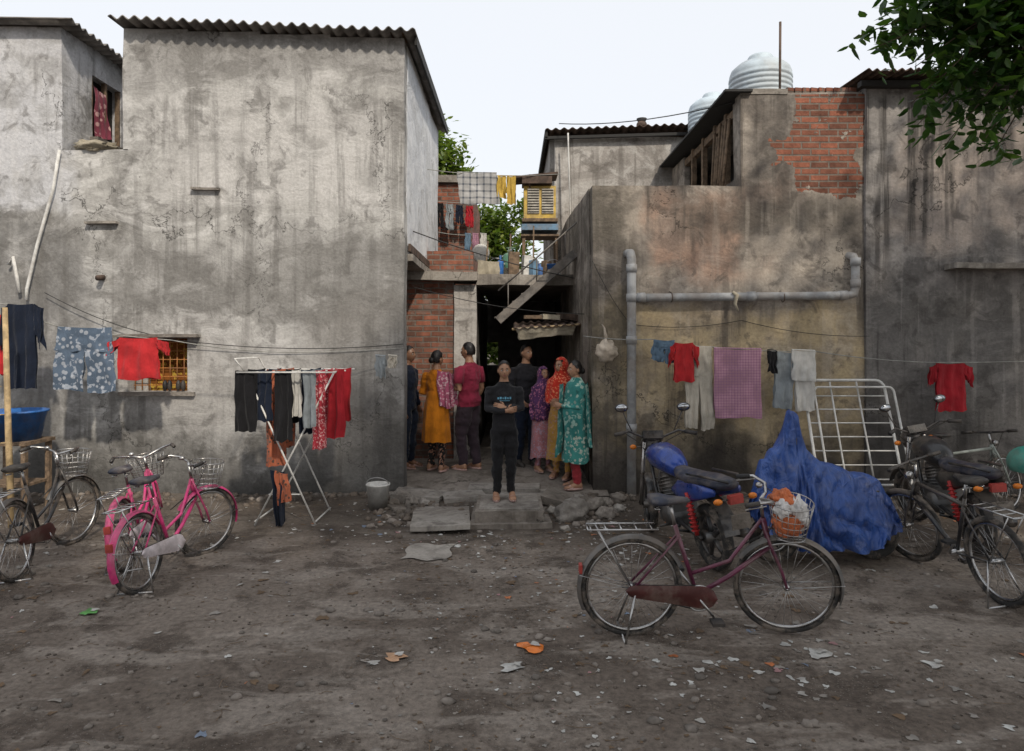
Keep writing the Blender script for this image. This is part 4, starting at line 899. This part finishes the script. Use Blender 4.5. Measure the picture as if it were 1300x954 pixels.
    return mb.build(name,M=Matrix.Translation((x,y,z+.012*k))@Matrix.Rotation(math.radians(face),4,'Z')@K)
prm=simple('shirt_print',(.12,.32,.45),.7)
blks=cloth('charcoal_sweatshirt',(.022,.022,.025)); blkt=cloth('black_track_pants',(.016,.016,.018))
def boyx(mb,q):
    for i,(xx,w) in enumerate(((-.08,.02),(-.05,.025),(-.02,.012),(.01,.022),(.04,.015),(.07,.02))):
        mb.box(q(xx,-.133+.25*xx*xx*4,1.265+.002*(i%2)),(w,.006,.03 if i%2 else .024),prm)
    mb.box(q(0,-.135,1.235),(.13,.006,.006),prm)
    mb.tube([q(.065*math.cos(a),.01+.065*math.sin(a),1.455) for a in [i*.42 for i in range(15)]],.011,blackc,6,closed=True)
person('boy',-.09,7.78,.19,4,1.54,skinA,blks,blkt,dict(L=((.215,-.05,1.12),(.0,-.165,1.15)),R=((-.215,-.05,1.13),(.02,-.195,1.115)),dL=(-.9,.25,.2),dR=(.93,.33,.12),pnL=(0,1,-.2),pnR=(0,1,.1),tsL=-1,tsR=1,curl=.35),stance=.085,loose=1.2,extra=boyx,shoes=sand,wide=1.0,tilt=.04)
ork=cloth('orange_kurta',(.62,.21,.015)); blkf=cloth('black_floral',(.02,.02,.02),(.3,.15,.1),'flower',26); pks=cloth('pink_shawl',(.4,.1,.18),(.5,.35,.38),'flower',24)
def ox(mb,q):
    mb.patch(q(-.23,.05,1.42),q(-.06,.12,1.45),q(-.1,.16,.95),q(-.26,.1,.9),pks,.03,2,dirv=(0,1,0)); mb.patch(q(-.24,-.1,1.38),q(-.22,.08,1.44),q(-.27,.1,.9),q(-.27,-.1,.95),pks,.03,2,dirv=(-1,0,0))
person('woman',-1.04,9.42,.2,160,1.62,skinA,ork,blkf,dict(L=((.23,.0,1.12),(.15,-.2,1.08)),R=((-.22,-.02,1.12),(-.08,-.22,1.1))),kurta=ork,hem=.42,fem=True,bun=True,yaw=-.4,loose=1.1,extra=ox,sway=.03)
mrn=cloth('maroon_tshirt',(.30,.03,.065)); dtr=cloth('dark_trousers',(.05,.035,.045))
def mx_(mb,q):
    for s in(-1,1): mb.tube([q(s*.2,0,1.37),q(s*.23,.01,1.26),q(s*.245,.015,1.17)],[.075,.072,.07],mrn,14)
person('man',-.6,9.5,.2,-125,1.73,skinA,mrn,dtr,dict(L=((.25,.03,1.1),(.13,-.22,1.12)),R=((-.25,.02,1.1),(-.24,-.08,.86))),longsl=False,loose=1.45,yaw=.2,wide=1.2,extra=mx_,sway=.04)
person('man',-1.47,9.65,.2,70,1.68,skinB,navy,navy,None,loose=1.3)
jkt=cloth('black_jacket',(.025,.025,.03))
person('man',.2,9.8,.2,25,1.70,skinA,jkt,navy,dict(L=((.24,0,1.1),(.2,-.12,.88)),R=((-.24,0,1.1),(-.15,-.14,.95))),loose=1.3,yaw=.25,wide=1.1,shoes=shoe,sway=.03)
prp=cloth('purple_floral',(.10,.04,.12),(.35,.12,.2),'flower',22); pkp=cloth('pink_print',(.42,.18,.2),(.28,.22,.28),'flower',24)
person('girl',.43,9.4,.2,25,1.40,skinA,prp,pkp,dict(hideL=1,hideR=1),kurta=pkp,hem=.22,shawl=prp,shem=.85,scarf=prp,fem=True,shawlp=(.85,.85))
rds=cloth('red_floral_scarf',(.52,.035,.02),(.6,.2,.1),'flower',24); ylk=cloth('yellow_kurta',(.45,.25,.06),(.32,.18,.13),'flower',22)
person('woman',.66,9.12,.16,-25,1.57,skinA,rds,ylk,dict(L=((.2,-.02,1.12),(.06,-.2,1.1)),R=((-.2,-.02,1.12),(-.05,-.2,1.12))),kurta=ylk,hem=.25,scarf=rds,fem=True,yaw=-.3,sway=.02)
tls=cloth('teal_shawl',(.05,.25,.23),(.30,.42,.36),'flower',13); rdp=cloth('red_salwar',(.36,.04,.05)); tlk=cloth('teal_kurta',(.06,.28,.25),(.4,.45,.38),'flower',16)
def gx(mb,q):
    mb.patch(q(-.2,-.16,1.4),q(.02,-.19,1.42),q(.05,-.24,.5),q(-.18,-.22,.38),tls,.04,2)
    mb.patch(q(.05,.15,1.44),q(.21,.06,1.42),q(.25,.1,.6),q(.06,.23,.5),tls,.04,2,dirv=(.5,.8,0))
person('woman',.82,8.78,.1,-75,1.60,skinA,tls,rdp,dict(L=((.2,-.04,1.1),(.04,-.22,1.12)),R=((-.2,-.04,1.1),(-.04,-.22,1.1)),hideR=1),kurta=tlk,hem=.36,shawl=tls,shem=.72,fem=True,bun=True,loose=1.2,extra=gx,shawlp=(.85,.95),yaw=.1,sway=.03)

# ------------------------------------------------------------------ litter
cols=[simple('litter_white',(.48,.48,.46),.7,dust=.45),simple('litter_grey',(.25,.235,.215),.8,dust=.5),simple('litter_orange',(.42,.14,.05),.5,dust=.3),simple('litter_blue',(.15,.20,.28),.5,dust=.3),simple('litter_leaf',(.13,.085,.05),.8),simple('litter_pink',(.38,.2,.21),.5,dust=.3)]
def scrap(x,y,s,mat,asp=1.,zz=.004,cr=.06):
    a=R()*6.28; ca,sa=math.cos(a),math.sin(a); sd=R()*50; n=4
    def fn(u,v):
        lx=(u-.5)*s*(1+.35*math.sin(sd+v*4)); ly=(v-.5)*s*asp*(1+.35*math.cos(sd+u*5)); X=x+lx*ca-ly*sa; Y_=y+lx*sa+ly*ca
        return V(X,Y_,gz(X,Y_)+zz+cr*s*abs(noise.noise(V(u*2.2,v*2.2,sd)))*2)
    mb.grid(fn,n,n,mat,False)
def spot(i):
    y=3.2+5.2*R()**.8; x=U(-.78,.78)*y*1.02
    if i%3: x=random.gauss(.35,1.0*y/5)
    return x,y
mb=MB()
for i in range(2200):
    x,y=spot(i)
    if -.5<x<.5 and 7.1<y: continue
    scrap(x,y,U(.008,.024) if i%12 else U(.03,.07),random.choices(cols,[6,12,.3,.4,14,.4])[0],U(.3,1.1))
for i in range(300):
    x,y=random.choice(((1.2,6.6),(-1.2,7.4),(1.6,4.3),(.9,7.2),(-.2,6.6),(2.2,4.1),(.2,5.6),(1.0,7.0),(1.0,3.9),(-2.2,7.2),(-.9,6.9),(1.5,7.4)))
    scrap(x+random.gauss(0,.4),y+random.gauss(0,.28),U(.02,.055),random.choices(cols,[10,4,.6,.9,4,.8])[0],U(.3,1.1))
mb.build('litter')
pk=simple('snack_wrapper',(.7,.19,.03),.3)
def packet(x,y,s,m,name='snack_packet'):
    global mb
    mb=MB(); scrap(x,y,s,m,.75,.008,.05); scrap(x+.03,y+.02,s*.45,cols[0],.7,.02); mb.build(name)
packet(.12,4.43,.15,pk); packet(-.74,4.3,.12,simple('torn_wrapper',(.5,.3,.18),.4)); packet(-3.1,5.0,.12,simple('green_wrap',(.1,.3,.08),.4)); packet(1.95,4.35,.14,cols[0]); packet(.0,4.15,.13,cols[0]); packet(2.6,4.2,.1,cols[0])
mb=MB(); mb.grid(lambda u,v:V(-1.02+.42*u+.05*v+.03*math.sin(v*7),6.2+.48*v+.03*math.sin(u*8),gz(-1.02+.42*u,6.2+.48*v)+.012+.012*noise.noise(V(u*3,v*3,1))),10,10,conc); mb.build('cardboard_sheet')
peb=simple('pebble',(.19,.166,.145),.9,var=.5,sc=3); clod=simple('dirt_clod',(.12,.098,.08),.95,var=.4,sc=5)
mb=MB()
for i in range(2900):
    y=3.2+5.4*R(); x=U(-.8,.8)*y; r=U(.004,.013) if i%12 else U(.015,.038); sd=R()*40
    mb.ell((x,y,gz(x,y)+r*.2),(r*U(.8,1.3),r*U(.7,1.1),r*.55),peb if i%3==0 else clod,6,4,fn=lambda d,p:p*(1+.5*noise.noise(d*1.5+V(sd,0,0))))
for i in range(420):
    x=U(-6.5,6.5)
    if -1.4<x<1.0: continue
    y=W-abs(random.gauss(0,.2))-.04; r=U(.012,.05); sd=R()*40
    mb.ell((x,y,gz(x,y)+r*.2),(r*U(.8,1.3),r,r*.7),clod if i%3 else peb,7,5,fn=lambda d,p:p*(1+.5*noise.noise(d*1.5+V(sd,0,0))))
for i in range(300):
    x=random.choice((random.gauss(.85,.3),random.gauss(-1.15,.25))); y=random.gauss(7.9,.35); r=U(.012,.05); sd=R()*40
    mb.ell((x,y,gz(x,y)+r*.3),(r*U(.8,1.3),r,r*.7),clod if i%2 else peb,7,5,fn=lambda d,p:p*(1+.5*noise.noise(d*1.5+V(sd,0,0))))
mb.build('gravel')
mb=MB()
for i in range(260):
    y=3.3+5*R(); x=U(-.75,.75)*y; a=R()*6.28; l=U(.04,.16); mb.tube([(x,y,gz(x,y)+.005),(x+l*.5*math.cos(a),y+l*.5*math.sin(a),gz(x,y)+.01),(x+l*math.cos(a+.3),y+l*math.sin(a+.3),gz(x+l*math.cos(a),y+l*math.sin(a))+.005)],.0018,wood,4)
mb.build('twigs')

# ------------------------------------------------------------------ trees
bark=simple('bark',(.12,.09,.065),.95,var=.4,sc=6,bump=.6)
lfA=leafmat('leaf_dark',(.018,.05,.012),(.035,.08,.02),(.07,.125,.03)); lfB=leafmat('leaf_sunny',(.07,.12,.03),(.12,.17,.04),(.19,.22,.06)); lfC=leafmat('leaf_canopy',(.03,.06,.02),(.04,.08,.02),(.06,.1,.03),False)
def leaf(mb,p,s,mat,dr=None):
    a=R()*6.28; el_=U(-1.1,.5); d=V(math.cos(a)*math.cos(el_),math.sin(a)*math.cos(el_),math.sin(el_)) if dr is None else dr
    w=d.cross(V(U(-.5,.5),U(-.5,.5),1)).normalized(); n=d.cross(w)
    P=[p,p+d*s*.3+w*s*.22+n*s*.03,p+d*s*.65+w*s*.2+n*s*.03,p+d*s,p+d*s*.65-w*s*.2+n*s*.03,p+d*s*.3-w*s*.22+n*s*.03]
    mb.add(P,[(0,1,2,3),(0,3,4,5)],mat,False)
def tree(name,base,crowns,n,ls,mat,tr=.18):
    mb=MB(); base=Vector(base); top=sum((Vector(c[0]) for c in crowns),V(0,0,0))/len(crowns)
    fork=base.lerp(top,.45); fork.x=base.x*.7+top.x*.3; fork.y=base.y*.7+top.y*.3
    mb.tube([base-V(0,0,.1),base.lerp(fork,.5)+V(.06,.03,0),fork],[tr*1.2,tr,tr*.75],bark,10)
    for c,r in crowns:
        c=Vector(c); mid=fork.lerp(c,.5)+V(U(-.2,.2),U(-.2,.2),.1); mb.tube([fork,mid,c],[tr*.55,tr*.35,tr*.12],bark,7)
        for i in range(10):
            d=V(U(-1,1),U(-1,1),U(-.5,1)).normalized(); e=c+V(d.x*r[0],d.y*r[1],d.z*r[2])*.85; mb.tube([c.lerp(mid,.2),c.lerp(e,.5)+V(0,0,.1),e],[tr*.15,tr*.08,tr*.02],bark,5)
        cl=[]
        for i in range(34):
            d=V(random.gauss(0,1),random.gauss(0,1),random.gauss(0,1)).normalized()*U(.2,1.0); cl.append((c+V(d.x*r[0],d.y*r[1],d.z*r[2]),U(.25,.45)*min(r)*1.2))
        for i in range(int(n/len(crowns))):
            cc,cr=random.choice(cl); d=V(random.gauss(0,1),random.gauss(0,1),random.gauss(0,1)*.8)*cr*.6
            leaf(mb,cc+d,ls*U(.6,1.2),mat)
    mb.build(name)
tree('tree',(-3.2,21,0),[((-2.5,20.5,6.9),(1.3,1.1,1.4)),((-3.3,21.5,7.1),(1.4,1.4,1.5)),((-2.3,21,5.4),(1.3,1.1,1.3))],12000,.24,lfB)
tree('tree',(-.2,19,0),[((-.4,18.5,4.9),(1.1,1.0,1.1)),((-.9,19,3.6),(1.2,1.0,1.0)),((.2,19,3.4),(1.,1.,1.)),((-.3,18,2.0),(1.2,.8,1.0))],11000,.2,lfB,.12)
# overhanging tree at right
mb=MB()
mb.tube([(8.2,4.6,-.1),(8.0,4.7,2),(7.3,4.8,3.9)],[.3,.25,.2],bark,12); mb.tube([(7.3,4.8,3.9),(5.8,4.9,4.7),(4.7,5.0,4.75),(4.0,5.0,4.55),(3.4,5.05,4.3)],[.16,.1,.06,.03,.012],bark,8)
brs=[((4.6,5.0,4.75),(3.0,4.9,4.5)),((4.4,5.0,4.6),(2.75,5.1,4.2)),((4.2,5.0,4.55),(3.05,5.2,3.6)),((4.4,5.0,4.6),(3.4,4.9,3.45)),((4.5,5.0,4.6),(3.8,4.8,3.4)),((4.2,5.0,4.6),(2.6,5.2,4.3)),((4.4,5,4.6),(3.3,5.2,4.0)),((5,5,4.8),(4.0,5.1,3.7)),((4.2,5,4.6),(3.5,4.8,3.9)),((4.1,5,4.5),(2.7,4.95,4.5)),((5.2,5,4.8),(4.2,4.9,3.6)),((4.1,5,4.6),(3.1,4.9,3.9)),((4.1,5,4.55),(2.95,5.0,4.0)),((4.6,5,4.65),(3.8,5.1,4.1)),((4.7,5,4.7),(3.6,5.2,4.4)),((4.6,5,4.6),(3.3,5.0,4.35)),((4.0,5,4.5),(2.9,5.3,4.35)),((4.2,5,4.4),(3.15,5.0,3.4)),((4.3,5,4.4),(3.6,5.1,3.4)),((4.0,5,4.4),(2.95,5.05,3.75))]
for (a,b) in brs:
    a=Vector(a);b=Vector(b);m=a.lerp(b,.5)+V(0,0,.14); mb.tube([a,m,b],[.014,.008,.003],bark,5)
    for j in range(95):
        t=.25+.75*j/95; p=(a.lerp(m,t*2) if t<.5 else m.lerp(b,t*2-1))+V(U(-.1,.1),U(-.16,.16),U(-.1,.07))
        d=V(U(-1,1),U(-1,1),U(-1.0,.1)).normalized(); leaf(mb,p,U(.08,.15),lfA,d)
for c,s,n in(((3.65,5.1,4.35),(.33,.25,.16),420),((3.3,5.1,4.5),(.3,.25,.12),260),((3.9,5.0,4.0),(.25,.2,.22),260),((3.45,5.0,3.95),(.16,.15,.16),110)):
    for i in range(n):
        p=V(c[0]+random.gauss(0,s[0]),c[1]+random.gauss(0,s[1]),c[2]+random.gauss(0,s[2])); leaf(mb,p,U(.08,.16),lfA,V(U(-1,1),U(-1,1),U(-1.0,.1)).normalized())
for i in range(3500):
    c=random.choice([((7.2,4.6,6.2),(2.2,2.2,1.2)),((6.0,4.0,6.4),(2.4,1.8,.9)),((8.5,3.5,6.5),(2.4,2.4,1.4))]); p=Vector(c[0])+V(random.gauss(0,.5)*c[1][0],random.gauss(0,.5)*c[1][1],random.gauss(0,.5)*c[1][2]); leaf(mb,p,U(.15,.3),lfA)
mb.build('overhanging_tree')
tree('shade_tree',(-5,-6,0),[((-5,-5,9),(3.5,3,2.5)),((-1.5,-6,10),(3.5,3,2.5)),((-8,-4,8.5),(3,3,2.5)),((-3,-3,7.5),(3,2,1.8))],3600,.65,lfC,.35)
tree('shade_tree',(5,-5,0),[((4.5,-5,8.5),(3.5,3,2.5)),((2.,-4,7.5),(3,2.6,2.)),((8,-5,9.5),(3.5,3,2.5)),((5,-3,11),(3,3,2.2))],4600,.65,lfC,.35)

# ------------------------------------------------------------------ light, world, camera
EL,AZ=math.radians(42),math.radians(155)
w=bpy.data.worlds.new('World'); S.world=w; w.use_nodes=True; nt=w.node_tree; bg=nt.nodes['Background']
sk=nt.nodes.new('ShaderNodeTexSky'); sk.sky_type='NISHITA'; sk.sun_disc=False; sk.sun_elevation=EL; sk.sun_rotation=AZ; sk.dust_density=5; sk.air_density=1
mx=nt.nodes.new('ShaderNodeMixRGB'); mx.inputs[0].default_value=.75; mx.inputs[2].default_value=(9.5,9.7,10.0,1); nt.links.new(sk.outputs[0],mx.inputs[1]); nt.links.new(mx.outputs[0],bg.inputs[0]); bg.inputs[1].default_value=.12
sd=V(math.sin(AZ)*math.cos(EL),math.cos(AZ)*math.cos(EL),math.sin(EL))
l=bpy.data.lights.new('sun','SUN'); l.energy=3.0; l.angle=math.radians(2.2); l.color=(1,.90,.76); lo=bpy.data.objects.new('sun',l); S.collection.objects.link(lo); lo.rotation_euler=sd.to_track_quat('Z','Y').to_euler(); lo.location=sd*30
c=bpy.data.cameras.new('camera'); c.lens=24; c.sensor_width=36; c.shift_y=-45/1300; c.clip_end=1500; co=bpy.data.objects.new('camera',c); S.collection.objects.link(co); co.location=(0,0,2); co.rotation_euler=(math.radians(90),0,0); S.camera=co
S.view_settings.view_transform='Standard'; S.view_settings.look='None'; S.view_settings.exposure=0
